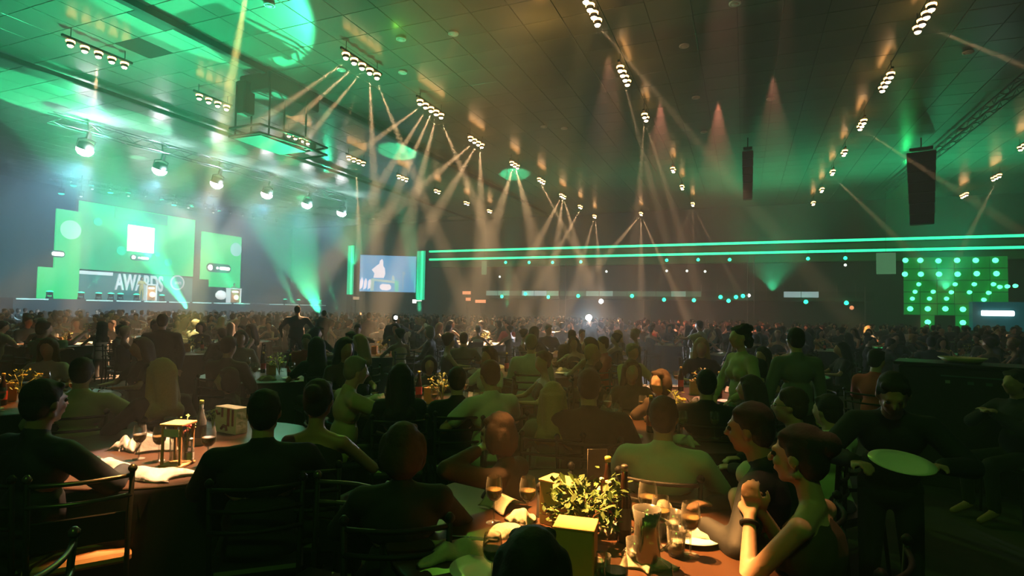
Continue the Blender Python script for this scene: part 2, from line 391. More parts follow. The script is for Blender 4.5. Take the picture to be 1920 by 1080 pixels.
    for k, s_ in ((0, -1), (1, 1)):
        E, Hn = ik(shl[k], Vector(hands[k]), out=elbow[k]); wr.append((Hn, E))
        B.cap(shl[k], E, arm_r[0], arm_r[1]); B.cap(E, E.lerp(Hn, .35), arm_r[1], arm_r[2] * 1.12); B.cap(E.lerp(Hn, .35), Hn, arm_r[2] * 1.12, arm_r[3])
        hand(B, Hn, E, s_, curl, palm)
        if wear in ('shirt', 'suit'):
            D.cap(shl[k], E, arm_r[0] + e, arm_r[1] + e); D.cap(E, E.lerp(Hn, .97), arm_r[1] + e, arm_r[3] + e * .9)
        elif wear in ('tee',):
            D.cap(shl[k], shl[k].lerp(E, .62), arm_r[0] + e, arm_r[1] + e * 1.3)
    # legs
    P = Blob()
    for s_ in (-1, 1):
        if sit: hip, kn, an, toe = Vector((s_ * .09, .02, .54)), Vector((s_ * .12, .44, .52)), Vector((s_ * .12, .40, .10)), Vector((s_ * .13, .56, .04))
        else: hip, kn, an, toe = Vector((s_ * .09, 0, .90)), Vector((s_ * .11, .03, .49)), Vector((s_ * .12, -.01, .10)), Vector((s_ * .13, .14, .04))
        B.cap(hip, kn, .075, .055); B.cap(kn, an, .052, .036); B.cap(an, toe, .04, .03)
        lw = .088 if wear not in ('dress', 'lowback') else .1
        P.cap(hip, kn, lw, .066); P.cap(kn, an + Vector((0, 0, .03)), .064, .052 if wear not in ('dress', 'lowback') else .07)
    P.ell((0, 0, hip.z), (.175, .135, .11))
    out = {'body': B.mesh('body', vox, 2), 'shirt': D.mesh('shirt', vox * 1.1, 3), 'trousers': P.mesh('trousers', vox * 1.4, 2)}
    Hr = Blob()
    Hr.ell(H_((0, -.025, .045)), (.084, .098, .088), Rh); Hr.ell(H_((0, -.052, -.005)), (.078, .066, .09), Rh)
    Hr.cap(H_((-.05, .034, .078)), H_((.045, .038, .084)), .024)
    if hair in ('short', 'updo'):
        for s_ in (-1, 1): Hr.ell(H_((s_ * .07, -.01, .02)), (.018, .03, .045), Rh)
    elif hair == 'long':
        Hr.cap(H_((0, -.06, .02)), T_((0, -.105, .40)), .098, .075, .8)
        for s_ in (-1, 1): Hr.cap(H_((s_ * .062, -.01, .03)), T_((s_ * .10, -.06, .36)), .045, .042)
        Hr.cap(T_((-.07, -.10, .40)), T_((.07, -.10, .40)), .06)
    elif hair == 'bob':
        Hr.ell(H_((0, -.045, -.03)), (.105, .085, .12), Rh)
        for s_ in (-1, 1): Hr.ell(H_((s_ * .082, -.01, -.02)), (.034, .05, .095), Rh)
    if hair == 'updo':
        Hr.ell(H_((0, -.11, .055)), (.052, .052, .052), Rh)
    if hair == 'curly':
        rg = random.Random(3)
        for k in range(46):
            a, z_ = rg.uniform(0, 6.28), rg.uniform(-.11, .1); rr_ = .105 - abs(z_) * .25
            q = (math.cos(a) * rr_, math.sin(a) * rr_ - .035, z_ + .02)
            if q[1] < .0 or z_ > .075: Hr.ell(H_(q), (.032,) * 3)
    out['hair'] = Hr.mesh('hair', max(vox * .75, .009), 2)
    if detail:
        for s_ in (-1, 1):
            b_ = bmesh.new(); bmesh.ops.create_icosphere(b_, subdivisions=2, radius=.0125, matrix=Matrix.Translation(H_((s_ * .031, .079, .004))))
            m_ = bpy.data.meshes.new('eye'); b_.to_mesh(m_); b_.free(); out['eye' + ('a' if s_ < 0 else 'b')] = m_
        b_ = bmesh.new()
        lathe(b_, [(.001, 0), (.010, .0), (.010, .006), (.001, .006)], 8); b_.free()
    out['_h'] = H_; out['_w'] = wr; out['_T'] = T_; out['_n'] = neck0
    return out
def put_person(parts, loc, rz, label, skin=SKIN, hairm=HAIRD, top=C_BLACK, bottom=C_BLACK, group=None, topname='shirt', botname='trousers', sc=1.0):
    root = empty('person', loc, rz, label, 'person', group); root.scale = (sc,) * 3
    for k, nm, m_ in (('body', 'body', skin), ('shirt', topname, top), ('trousers', botname, bottom), ('hair', 'hair', hairm), ('eyea', 'eye', EYEM), ('eyeb', 'eye', EYEM)):
        if k in parts: obj(nm, parts[k], m_, root)
    return root
# ---------------------------------------------------------------- furniture and tableware prototypes
def thin_glass(name, tint, rim=.55, alpha=.12):
    m = bpy.data.materials.new(name); m.use_nodes = True; nt = m.node_tree; nt.nodes.remove(nt.nodes['Principled BSDF'])
    tr = nt.nodes.new('ShaderNodeBsdfTransparent'); tr.inputs[0].default_value = (*tint, 1)
    gl = nt.nodes.new('ShaderNodeBsdfGlossy'); gl.inputs['Roughness'].default_value = .12
    df = nt.nodes.new('ShaderNodeBsdfDiffuse'); df.inputs[0].default_value = (.7, .7, .66, 1)
    ad = nt.nodes.new('ShaderNodeMixShader'); ad.inputs[0].default_value = .25; nt.links.new(gl.outputs[0], ad.inputs[1]); nt.links.new(df.outputs[0], ad.inputs[2])
    lw = nt.nodes.new('ShaderNodeLayerWeight'); lw.inputs[0].default_value = rim
    mp = nt.nodes.new('ShaderNodeMapRange'); mp.inputs[3].default_value = alpha; mp.inputs[4].default_value = .9; nt.links.new(lw.outputs['Facing'], mp.inputs[0])
    mx = nt.nodes.new('ShaderNodeMixShader'); nt.links.new(mp.outputs[0], mx.inputs[0]); nt.links.new(tr.outputs[0], mx.inputs[1]); nt.links.new(ad.outputs[0], mx.inputs[2])
    nt.links.new(mx.outputs[0], nt.nodes['Material Output'].inputs['Surface']); return m
M_glass = thin_glass('clear_glass', (.95, .95, .93)); M_glassg = thin_glass('green_bottle_glass', (.12, .30, .12), .5, .35)
M_glassd = mat('brown_bottle_glass', (.03, .012, .006), .12)
M_wine = mat('white_wine', (.20, .14, .06), .15); M_ice = mat('ice_water', (.6, .62, .55), .2)
M_nap = mat('white_napkin_cloth', (.78, .72, .60), .85, noise=.1, scale=20, bump=.3); M_napg = mat('pale_green_napkin_cloth', (.5, .62, .36), .85, noise=.15, scale=20, bump=.3)
M_steel = mat('cutlery_steel', (.75, .72, .68), .22, metal=1); M_porc = mat('white_porcelain', (.8, .78, .72), .3)
M_wood = mat('pale_wood_box', (.75, .40, .15), .6, noise=.15, scale=12); M_leaf = mat('parsley_leaf', (.05, .10, .014), .55, noise=.5, scale=30)
M_leafy = mat('yellow_green_leaf', (.22, .27, .04), .55, noise=.4, scale=30); M_stem = mat('pale_green_stem', (.40, .45, .14), .5)
M_top = mat('dark_lacquered_tabletop', (.055, .025, .012), .35, noise=.3, scale=5); M_cloth = mat('black_tablecloth', (.012, .010, .010), .9, noise=.3, scale=10)
M_seat = mat('tan_seat_pad', (.55, .30, .13), .6, noise=.1, scale=10); M_seatk = mat('black_seat_pad', (.012, .012, .012), .5)
M_rail = mat('worn_metal_rail', (.16, .14, .12), .3, metal=.7)
M_red = mat('red_petal', (.65, .04, .04), .6); M_card = mat('dark_card', (.03, .03, .028), .4); M_label = mat('red_paper_label', (.6, .06, .05), .5)
M_gold = mat('yellow_foil_cap', (.75, .55, .12), .35, metal=.3); M_pepper = mat('pepper_brown', (.12, .05, .02), .5)
def chair(seatm=None, slats=3, full=True, rail=None):
    rail = rail or M_black
    root = empty('metal_chair')
    seatm = seatm or M_seatk
    b = box(0, .02, .45, .42, .42, .05, bev=.015); obj('seat', b, seatm, root)
    for s_ in (-1, 1):
        obj('leg', cyl(bmesh.new(), (s_ * .185, .2, 0), (s_ * .18, .19, .43), .012, seg=6), M_black, root)
        bm = bmesh.new(); tubec(bm, [(s_ * .19, -.24, 0), (s_ * .19, -.19, .43), (s_ * .2, -.215, .88)], .013); obj('leg', bm, M_black, root)
        bm = bmesh.new(); lathe(bm, [(.012, 0), (.02, .012), (.02, .024), (.008, .038)], 8, (s_ * .2, -.215, .875)); smooth(bm); obj('finial', bm, rail, root)
    for k in range(slats):
        z = .86 - k * .095
        pts = [(-.2 + .4 * t, -.213 - .045 * math.sin(math.pi * t), z) for t in [i / 8 for i in range(9)]]
        obj('back_rail', tubec(bmesh.new(), pts, .011), rail, root)
    obj('back_panel', box(0, -.215, .62, .36, .012, .14, bev=.004), M_black, root) if slats < 3 else None
    return root
def simple_chair_mesh():
    bm = box(0, .02, .45, .42, .42, .05)
    for sx in (-1, 1):
        for sy, top in ((.19, .43), (-.21, .88)): cyl(bm, (sx * .19, sy, 0), (sx * .19, sy, top), .014, seg=4)
    bx(bm, 0, -.215, .80, .38, .015, .12)
    m = bpy.data.meshes.new('metal_chair'); bm.to_mesh(m); bm.free(); m.materials.append(M_black); return m
def round_table(r=.9):
    root = empty('round_table')
    obj('tabletop', lathe(bmesh.new(), [(r - .02, .725), (r, .735), (r, .748), (r - .01, .752), (.001, .752)], 40), M_top, root)
    obj('pedestal', lathe(bmesh.new(), [(.28, 0), (.26, .03), (.05, .06), (.05, .7), (.2, .724)], 16), M_black, root)
    return root
def skirt_mesh(r=.91):
    bm = bmesh.new(); n = 96; rings = []
    for (z, amp, rr) in ((.7425, .0, r + .004), (.72, .004, r + .012), (.4, .03, r + .02), (.03, .055, r + .03)):
        rings.append([bm.verts.new(((rr + amp * math.sin(14 * a + .7 * math.sin(3 * a))) * math.cos(a), (rr + amp * math.sin(14 * a + .7 * math.sin(3 * a))) * math.sin(a), z)) for a in [2 * math.pi * k / n for k in range(n)]])
    for A, B in zip(rings[:-1], rings[1:]):
        for k in range(n): bm.faces.new((A[k], B[k], B[(k + 1) % n], A[(k + 1) % n])).smooth = True
    m = bpy.data.meshes.new('tablecloth'); bm.to_mesh(m); bm.free(); m.materials.append(M_cloth); return m
def wine_glass(fill=.5):
    root = empty('wine_glass')
    obj('foot', lathe(bmesh.new(), [(.034, 0), (.034, .002), (.008, .006), (.004, .012), (.004, .095)], 14, cap=False), M_glass, root)
    obj('bowl', lathe(bmesh.new(), [(.004, .095), (.018, .102), (.033, .12), (.038, .145), (.036, .175), (.031, .205)], 18, cap=False), M_glass, root)
    if fill: obj('wine', lathe(bmesh.new(), [(.003, .1), (.016, .105), (.0305, .121), (.035, .145), (.0348, .15)], 14), M_wine, root)
    return root
def tumbler():
    root = empty('tumbler_glass')
    obj('glass', lathe(bmesh.new(), [(.001, .004), (.03, .003), (.033, .03), (.037, .105), (.035, .105), (.031, .03), (.001, .012)], 16, cap=False), M_glass, root)
    obj('ice', lathe(bmesh.new(), [(.028, .014), (.033, .06), (.001, .062)], 10), M_ice, root)
    return root
def bottle(m, capm, labm, h=.29, r=.034):
    root = empty('bottle')
    obj('glass', lathe(bmesh.new(), [(r * .9, 0), (r, .008), (r, h * .55), (r * .55, h * .72), (.013, h * .8), (.013, h * .96)], 16), m, root)
    obj('cap', lathe(bmesh.new(), [(.015, h * .93), (.015, h), (.010, h + .004)], 12), capm, root)
    obj('label', lathe(bmesh.new(), [(r + .001, h * .18), (r + .001, h * .46)], 16, cap=False), labm, root)
    return root
def napkin_mesh(w=.3, d=.2, h=.05, seed=0, tent=False, droop=0):
    rg = random.Random(seed); nx, ny = 18, 12; bm = bmesh.new(); V = []
    a1, a2, a3 = rg.uniform(0, 6), rg.uniform(0, 6), rg.uniform(2.0, 4.5)
    for i in range(nx + 1):
        for j in range(ny + 1):
            u, v = i / nx - .5, j / ny - .5
            x = u * w * (1 + .25 * math.sin(a1 + 5 * v)); y = v * d * (1 + .35 * math.sin(a2 + 4 * u))
            e = max(0, 1 - (2 * abs(u)) ** 3) * max(0, 1 - (2 * abs(v)) ** 3)
            if tent: z = h * max(0, 1 - abs(v) * 2.1) * (.55 + .45 * (1 - (u + .5))) + .004
            else: z = h * e * (.45 + .55 * abs(math.sin(a3 * 2 * u + 2.2 * v + a1))) + .004 + .004 * math.sin(17 * u + a2)
            if droop and u < -.1: z -= ((-.1 - u) / .4) ** 2 * droop; x += (-.1 - u) * w * .55
            V.append(bm.verts.new((x, y, z)))
    for i in range(nx):
        for j in range(ny):
            f = bm.faces.new((V[i * (ny + 1) + j], V[(i + 1) * (ny + 1) + j], V[(i + 1) * (ny + 1) + j + 1], V[i * (ny + 1) + j + 1])); f.smooth = True
    g = bmesh.ops.solidify(bm, geom=bm.faces[:], thickness=-.003)
    m = bpy.data.meshes.new('napkin'); bm.to_mesh(m); bm.free(); return m
def plate_mesh(r=.12):
    m = bpy.data.meshes.new('plate'); bm = lathe(bmesh.new(), [(.06, 0), (.065, .004), (r, .018), (r, .021), (.062, .008), (.001, .007)], 28); bm.to_mesh(m); bm.free(); m.materials.append(M_porc); return m
def knife_mesh():
    bm = bmesh.new(); bx(bm, -.05, 0, .004, .1, .014, .006, bev=.002); bx(bm, .06, 0, .004, .12, .018, .002); m = bpy.data.meshes.new('knife'); bm.to_mesh(m); bm.free(); m.materials.append(M_steel); return m
def fork_mesh():
    bm = bmesh.new(); bx(bm, -.03, 0, .004, .14, .008, .004, bev=.001); bx(bm, .05, 0, .005, .03, .022, .003)
    for k in range(4): bx(bm, .085, (k - 1.5) * .0065, .006, .045, .003, .002)
    m = bpy.data.meshes.new('fork'); bm.to_mesh(m); bm.free(); m.materials.append(M_steel); return m
def wooden_box(w=.11, d=.13, h=.18, m=None, lid=False):
    """open-topped box of thin boards"""
    root = empty('wooden_box'); t = .008; m = m or M_wood
    for (x, y, sx, sy) in ((0, -d / 2, w, t), (0, d / 2, w, t), (-w / 2, 0, t, d - t), (w / 2, 0, t, d - t)):
        obj('side_board', box(x, y, h / 2, sx, sy, h, bev=.0015), m, root)
    obj('base_board', box(0, 0, .008, w - t, d - t, .008), m, root)
    if lid: obj('lid', box(0, 0, h + .005, w + .012, d + .012, .010, bev=.002), m, root)
    return root
def leafy(name, n=60, h=.2, spread=.12, lm=None, seed=1, big=.03, flower=None):
    rg = random.Random(seed); root = empty(name); st = bmesh.new(); lf = bmesh.new(); fl = bmesh.new()
    for k in range(max(5, n // 6)):
        a = rg.uniform(0, 6.28); s_ = rg.uniform(.2, 1) * spread; top = Vector((math.cos(a) * s_, math.sin(a) * s_, h * rg.uniform(.55, 1) - s_ * .5))
        pts = [(0, 0, 0), tuple(Vector((top.x * .35, top.y * .35, top.z * .7))), tuple(top)]
        tubec(st, pts, .003, 5)
        for q in range(6):
            p = top + Vector((rg.gauss(0, 1), rg.gauss(0, 1), rg.gauss(0, 1))) * big * .9
            e = rg.uniform(.6, 1.2) * big; R_ = Matrix.Rotation(rg.uniform(0, 6.28), 3, 'Z') @ Matrix.Rotation(rg.uniform(-1, 1), 3, 'X')
            vs_ = [lf.verts.new(p + R_ @ Vector(c)) for c in ((0, -e, 0), (e * .55, -e * .2, e * .12), (e * .35, e * .5, 0), (0, e, e * .1), (-e * .35, e * .5, 0), (-e * .55, -e * .2, e * .12))]
            lf.faces.new((vs_[0], vs_[1], vs_[2], vs_[3])); lf.faces.new((vs_[0], vs_[3], vs_[4], vs_[5]))
        if flower and k % 2 == 0:
            for q in range(5):
                c = top + Vector((rg.gauss(0, .012), rg.gauss(0, .012), .01 + rg.gauss(0, .006)))
                bmesh.ops.create_icosphere(fl, subdivisions=1, radius=.013, matrix=Matrix.Translation(c) @ Matrix.Diagonal((1, 1, .6, 1)))
    obj('stem', st, M_stem, root)
    o = obj('leaf', lf, lm or M_leaf, root); o['kind'] = 'stuff'
    if flower: o = obj('petal', fl, flower, root); o['kind'] = 'stuff'
    else: fl.free()
    return root
def candle():
    root = empty('candle'); obj('wax', lathe(bmesh.new(), [(.03, 0), (.031, .06), (.02, .062)], 14), M_porc, root)
    obj('flame', lathe(bmesh.new(), [(.001, .066), (.006, .075), (.004, .088), (.0005, .1)], 8), mat('candle_flame', (1, .6, .2), .5, emit=12, ecol=(1, .55, .15)), root); return root
# ---------------------------------------------------------------- stage, screens, rigging
def em(name, c, s): return mat(name, tuple(min(1, x) for x in c), .5, emit=s, ecol=c)
E_white = em('lamp_lens_white', (.9, .95, 1), 60); E_warm = em('lamp_lens_warm', (1, .62, .32), 45); E_ring = em('added_ring_warm', (1, .45, .12), 14)
E_greenl = em('lamp_lens_green', (.02, .9, .40), 5); E_text = em('screen_white', (.93, .95, .95), 3); E_dim = em('pale_print_glow', (.55, .68, .68), 1.0)
E_strip = em('led_strip_green', (.03, .9, .36), 2.6); E_col = em('led_column_green', (.01, .60, .30), 1.5); E_spark = em('small_white_lamp', (.8, .9, .8), 2.5)
E_orange = em('orange_sign_lamp', (1, .35, .15), 1.3); E_tan = em('tan_counter_lamp', (.75, .55, .33), .9); E_edge = em('stage_edge_strip', (.45, .85, .72), 1.0)
def screen_mat(name, c0, c1, ang=(0, 1), strength=1.0, blobs=.3):
    m = bpy.data.materials.new(name); m.use_nodes = True; nt = m.node_tree; b = nt.nodes['Principled BSDF']
    b.inputs['Base Color'].default_value = (.01, .01, .01, 1); b.inputs['Roughness'].default_value = .6
    tc = nt.nodes.new('ShaderNodeTexCoord'); sp = nt.nodes.new('ShaderNodeSeparateXYZ'); nt.links.new(tc.outputs['Generated'], sp.inputs[0])
    ad = nt.nodes.new('ShaderNodeMath'); ad.operation = 'MULTIPLY_ADD'; ad.inputs[1].default_value = ang[0]; nt.links.new(sp.outputs['Y'], ad.inputs[0])
    m2 = nt.nodes.new('ShaderNodeMath'); m2.operation = 'MULTIPLY'; m2.inputs[1].default_value = ang[1]; ms_ = nt.nodes.new('ShaderNodeMath'); ms_.operation = 'SUBTRACT'; ms_.inputs[1].default_value = .62 if ang[0] > .5 else .35; nt.links.new(sp.outputs['Z'], ms_.inputs[0]); nt.links.new(ms_.outputs[0], m2.inputs[0]); nt.links.new(m2.outputs[0], ad.inputs[2])
    nz = nt.nodes.new('ShaderNodeTexNoise'); nz.inputs['Scale'].default_value = .35; nt.links.new(tc.outputs['Object'], nz.inputs['Vector'])
    a3 = nt.nodes.new('ShaderNodeMath'); a3.operation = 'MULTIPLY_ADD'; a3.inputs[1].default_value = blobs; nt.links.new(nz.outputs['Fac'], a3.inputs[0]); nt.links.new(ad.outputs[0], a3.inputs[2])
    mx = nt.nodes.new('ShaderNodeMix'); mx.data_type = 'RGBA'; mx.clamp_factor = True; nt.links.new(a3.outputs[0], mx.inputs[0])
    mx.inputs[6].default_value = (*c0, 1); mx.inputs[7].default_value = (*c1, 1); nt.links.new(mx.outputs[2], b.inputs['Emission Color']); b.inputs['Emission Strength'].default_value = strength
    return m
def yz(px, py, X): p = at_x(px, py, X); return p.y, p.z
SX = -43.6
def slab_yz(bm, X, y0, y1, z0, z1, t=.15): return bx(bm, X, (y0 + y1) / 2, (z0 + z1) / 2, t, abs(y1 - y0), abs(z1 - z0))
STZ = 1.95
ya, _ = yz(25, 560, -40); yb, _ = yz(612, 566, -40)
struct(obj('trim_1', box(-43.4, (ya + yb) / 2, STZ / 2, 6.8, yb - ya, STZ - .01), mat('stage_black_fascia', (.02, .03, .03), .6, noise=.2, scale=3)), 'black stage platform with a plain fascia')
n_ = 14
es = empty('stage_edge_light', (-39.98, ya, STZ - .06), 0, 'pale green light strip running along the front edge of the stage', 'light strip')
for k in range(n_):
    if k in (1, 9): continue
    obj('strip_segment', box(0, (k + .5) * (yb - ya) / n_, 0, .05, (yb - ya) / n_ - .25, .07), E_edge, es)
es2 = empty('stage_step', (-39.2, yz(75, 572, -39.2)[0], .0), 0, 'dark stage step lit by a teal line at the left end of the stage', 'step')
_l = yz(175, 572, -39.2)[0] - yz(75, 572, -39.2)[0]
obj('tread', box(0, _l / 2, .75, 1.1, _l, .1), M_black, es2); obj('riser', box(.5, _l / 2, .36, .08, _l, .7), M_black, es2); obj('light_line', box(.56, _l / 2, .78, .03, _l * .8, .06), E_col, es2)
def text_mesh(s, size, ext=.02):
    cu = bpy.data.curves.new('t', 'FONT'); cu.body = s; cu.size = size; cu.extrude = ext; cu.align_x = 'CENTER'; cu.align_y = 'CENTER'; cu.offset = size * .02
    o = bpy.data.objects.new('t', cu); COL.objects.link(o); dg = bpy.context.evaluated_depsgraph_get()
    m = bpy.data.meshes.new_from_object(o.evaluated_get(dg)); COL.objects.unlink(o); bpy.data.objects.remove(o); return m
STAGE_ROT = Matrix(((0, 0, 1), (1, 0, 0), (0, 1, 0))).to_euler()   # text x -> +Y, text y -> +Z, faces +X
def disc(y, z, r, X, t=.04, seg=28):
    return cyl(bmesh.new(), (X - t / 2, y, z), (X + t / 2, y, z), r, seg=seg)
def pill(y0, y1, z, h, X, t=.04):
    bm = bmesh.new(); r = h / 2; n = 10
    pts = [(y1 - r + r * math.cos(a), z + r * math.sin(a)) for a in [math.pi * (k / n - .5) for k in range(n + 1)]] + [(y0 + r + r * math.cos(a), z + r * math.sin(a)) for a in [math.pi * (k / n + .5) for k in range(n + 1)]]
    F = [bm.verts.new((X + t / 2, p[0], p[1])) for p in pts]; Bk = [bm.verts.new((X - t / 2, p[0], p[1])) for p in pts]
    bm.faces.new(F); bm.faces.new(Bk[::-1])
    for k in range(len(pts)): bm.faces.new((F[k], Bk[k], Bk[(k + 1) % len(pts)], F[(k + 1) % len(pts)]))
    return bm
def logo_row(parent, px0, px1, py, X, h_px=9, full=True):
    y0, z0 = yz(px0, py, X); y1, z1 = yz(px1, py, X); hh = abs(yz(px0, py - h_px, X)[1] - z0); L = y1 - y0
    obj('badge', pill(y0 - hh * .3, y1 + hh * .3, z0, hh * 1.7, X - .03), mat('badge_dark_green', (.01, .12, .08), .5, emit=.5, ecol=(.01, .13, .09)), parent)
    if full:
        obj('dot', disc(y0 + hh * .5, z0, hh * .5, X), E_text, parent); obj('dot', disc(y0 + L * .42, z0, hh * .24, X), E_text, parent)
        obj('bar', pill(y0 + L * .52, y1, z0, hh * .62, X), E_text, parent)
    else: obj('bar', pill(y0, y1, z0, hh * .9, X), E_text, parent)
scrA = screen_mat('screen_green_glow', (.0, .46, .15), (.03, .85, .22), (.75, .55), 2.0, .2)
scrB = screen_mat('screen_side_glow', (.0, .72, .18), (.05, .80, .22), (.2, .9), 1.8, .2)
y0, z1 = yz(149, 376, SX); y1, _ = yz(365, 409, SX); _, z0 = yz(250, 511, SX)
ms = empty('led_screen', (0, 0, 0), 0, 'largest green stage screen showing a white card and a title bar', 'screen')
obj('display', slab_yz(bmesh.new(), SX, y0, y1, z0, z1), scrA, ms)
obj('frame', slab_yz(bmesh.new(), SX - .12, y0 - .12, y1 + .12, z0 - .1, z1 + .1, .1), M_black, ms)
a, b_, = yz(241, 421, SX + .15), yz(288, 475, SX + .15); obj('card', slab_yz(bmesh.new(), SX + .12, a[0], b_[0], b_[1], a[1], .05), em('screen_card_white', (.95, .93, .97), 4.5), ms)
mt = text_mesh('(-:-)', .55); mt.materials.append(em('card_grey_print', (.6, .6, .6), .8)); obj('card_mark', mt, None, ms, (SX + .16, (a[0] + b_[0]) / 2, (a[1] + b_[1]) / 2 - .2), STAGE_ROT)
a, b_ = yz(216, 396, SX + .15), yz(315, 409, SX + .15); zt = (yz(216, 402, SX)[1] + yz(315, 412, SX)[1]) / 2
obj('title_bar', slab_yz(bmesh.new(), SX + .12, a[0], b_[0], zt - .42, zt + .42, .05), em('title_bar_dark', (.02, .20, .13), .8), ms)
logo_row(ms, 247, 279, 482, SX + .15, 7)
for (px, py, r_) in ((182, 416, .3), (226, 470, .35), (314, 492, .32), (294, 477, .2)):
    q = yz(px, py, SX); obj('light_spot', disc(q[0], q[1], r_, SX + .1, .04), em('screen_light_spot', (.005, .60, .30), 1.3), ms)
ls = empty('led_screen', (0, 0, 0), 0, 'narrow green stage screen left of the largest one, with a stepped left edge', 'screen')
X2 = SX + .8
a, b_ = yz(106, 391, X2), yz(145, 561, X2); obj('display', slab_yz(bmesh.new(), X2, a[0], b_[0], STZ, a[1]), scrB, ls)
c = yz(72, 500, X2); obj('display', slab_yz(bmesh.new(), X2, c[0], yz(100, 560, X2)[0] - .02, STZ, c[1]), scrB, ls)
q = yz(131, 431, X2); obj('light_spot', disc(q[0], q[1], .65, X2 + .1), em('screen_pale_spot', (.25, .8, .42), 1.1), ls)
logo_row(ls, 97, 120, 475, X2 + .15, 8, False)
rs = empty('led_screen', (0, 0, 0), 0, 'green stage screen right of the largest one, above the white lectern', 'screen')
a, b_ = yz(379, 434, X2), yz(449, 528, X2); obj('display', slab_yz(bmesh.new(), X2, a[0], b_[0], b_[1], a[1]), scrB, rs)
c = yz(392, 533, X2); obj('display', slab_yz(bmesh.new(), X2 + .01, c[0], b_[0], c[1] - .2, b_[1]), scrB, rs)
q = yz(441, 468, X2); obj('light_spot', disc(q[0], q[1], .6, X2 + .1), em('screen_aqua_spot', (.35, .85, .7), .95), rs)
logo_row(rs, 390, 431, 501, X2 + .15, 10)
# backdrop below the largest screen; panel and print emit their own glow
bd = empty('stage_backdrop', (0, 0, 0), 0, 'grey green backdrop panel with large AWARDS lettering and a round emblem', 'backdrop')
y0, _ = yz(146, 540, SX); y1, _ = yz(360, 540, SX); zb = z0
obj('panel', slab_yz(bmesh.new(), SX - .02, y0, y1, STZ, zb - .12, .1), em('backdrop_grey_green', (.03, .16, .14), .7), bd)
q0, q1 = yz(214, 528, SX), yz(304, 528, SX)
mt = text_mesh('AWARDS', 1.0, .05)
xs = [v.co.x for v in mt.vertices]; ys = [v.co.y for v in mt.vertices]; sx = (q1[0] - q0[0]) / (max(xs) - min(xs)); zt0, zt1 = yz(230, 546, SX)[1], yz(230, 515, SX)[1]; sy = (zt1 - zt0) / (max(ys) - min(ys))
mt.transform(Matrix.Diagonal((sx, sy, 1, 1))); mt.materials.append(E_dim)
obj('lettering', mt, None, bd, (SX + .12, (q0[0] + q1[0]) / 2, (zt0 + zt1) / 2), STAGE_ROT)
q = yz(331, 530, SX); obj('emblem_ring', disc(q[0], q[1], .62, SX + .1), E_dim, bd); obj('emblem_disc', disc(q[0], q[1], .50, SX + .12), em('emblem_teal', (.06, .30, .26), .8), bd)
mt = text_mesh('mn', .45, .02); mt.materials.append(E_dim); obj('emblem_letters', mt, None, bd, (SX + .17, q[0], q[1]), STAGE_ROT)
q = yz(175, 512, SX); obj('caption_bar', slab_yz(bmesh.new(), SX + .1, q[0] - 1.3, q[0] + 1.3, q[1] - .12, q[1] + .12, .05), E_dim, bd)
# stage furniture and people
def lectern(px, X, label, wide=.55):
    y, _ = yz(px, 563, X); root = empty('lectern', (X, y, STZ), 0, label, 'lectern')
    for s_ in (-1, 1): obj('side_frame', box(0, s_ * wide, .6, .5, .08, 1.2, bev=.02), E_dim, root)  # frame and top share the backdrop's self-glowing pale material
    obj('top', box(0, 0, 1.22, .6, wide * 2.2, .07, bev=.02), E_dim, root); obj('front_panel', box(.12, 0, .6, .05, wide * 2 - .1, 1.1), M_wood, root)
    obj('front_lamp', lathe(bmesh.new(), [(.001, 0), (.16, .08), (.2, .24), (.14, .38), (.001, .44)], 14, (.3, 0, .25)), em('lectern_lamp', (1, .85, .62), 2.2), root)
    obj('sign_plate', box(.17, 0, .95, .03, wide * 1.1, .12), E_text, root)
    return root
lectern(280, -41.2, 'wooden lectern with a pale frame beside the presenter in yellow', .38)
lectern(438, -40.9, 'white framed lectern with a glowing round lamp at the right of the stage', .55)
gb = obj('stage_globe', lathe(bmesh.new(), [(.02, 0), (.25, .05), (.42, .25), (.42, .5), (.25, .72), (.02, .78)], 18), em('globe_white', (.8, .9, .85), 1.2)); gb.location = (-41.0, yz(414, 560, -41)[0], STZ + .25)
tag(gb, 'white glowing globe left of the white framed lectern', 'globe')
pres = make_person(pose='stand', hands=((-.15, .25, 1.15), (.15, .25, 1.2)), fem=True, hair='bob', wear='tee', vox=.03)
put_person(pres, (-40.9, yz(264, 560, -40.9)[0], STZ), -math.pi / 2, 'presenter in a yellow outfit standing on stage before the lettering', SKIN, HAIRR, mat('yellow_cloth', (.6, .5, .2), .8, emit=0), mat('yellow_trousers', (.55, .45, .15), .8), topname='jacket')
pres2 = make_person(pose='stand', hands=((-.2, .35, 1.2), (.2, .35, 1.2)), hair='short', wear='suit', vox=.03)
put_person(pres2, (-41.5, yz(438, 560, -41.5)[0], STZ), -math.pi / 2, 'speaker in a pale jacket behind the white framed lectern on stage', SKIN, HAIRR, C_OLIVE, C_BLACK, topname='jacket')
area((-36, yz(264, 560, -40)[0], 8), (-41, yz(300, 560, -40)[0], 2.5), 600, 3, 1, (1, .9, .75), 'stage_key_light')
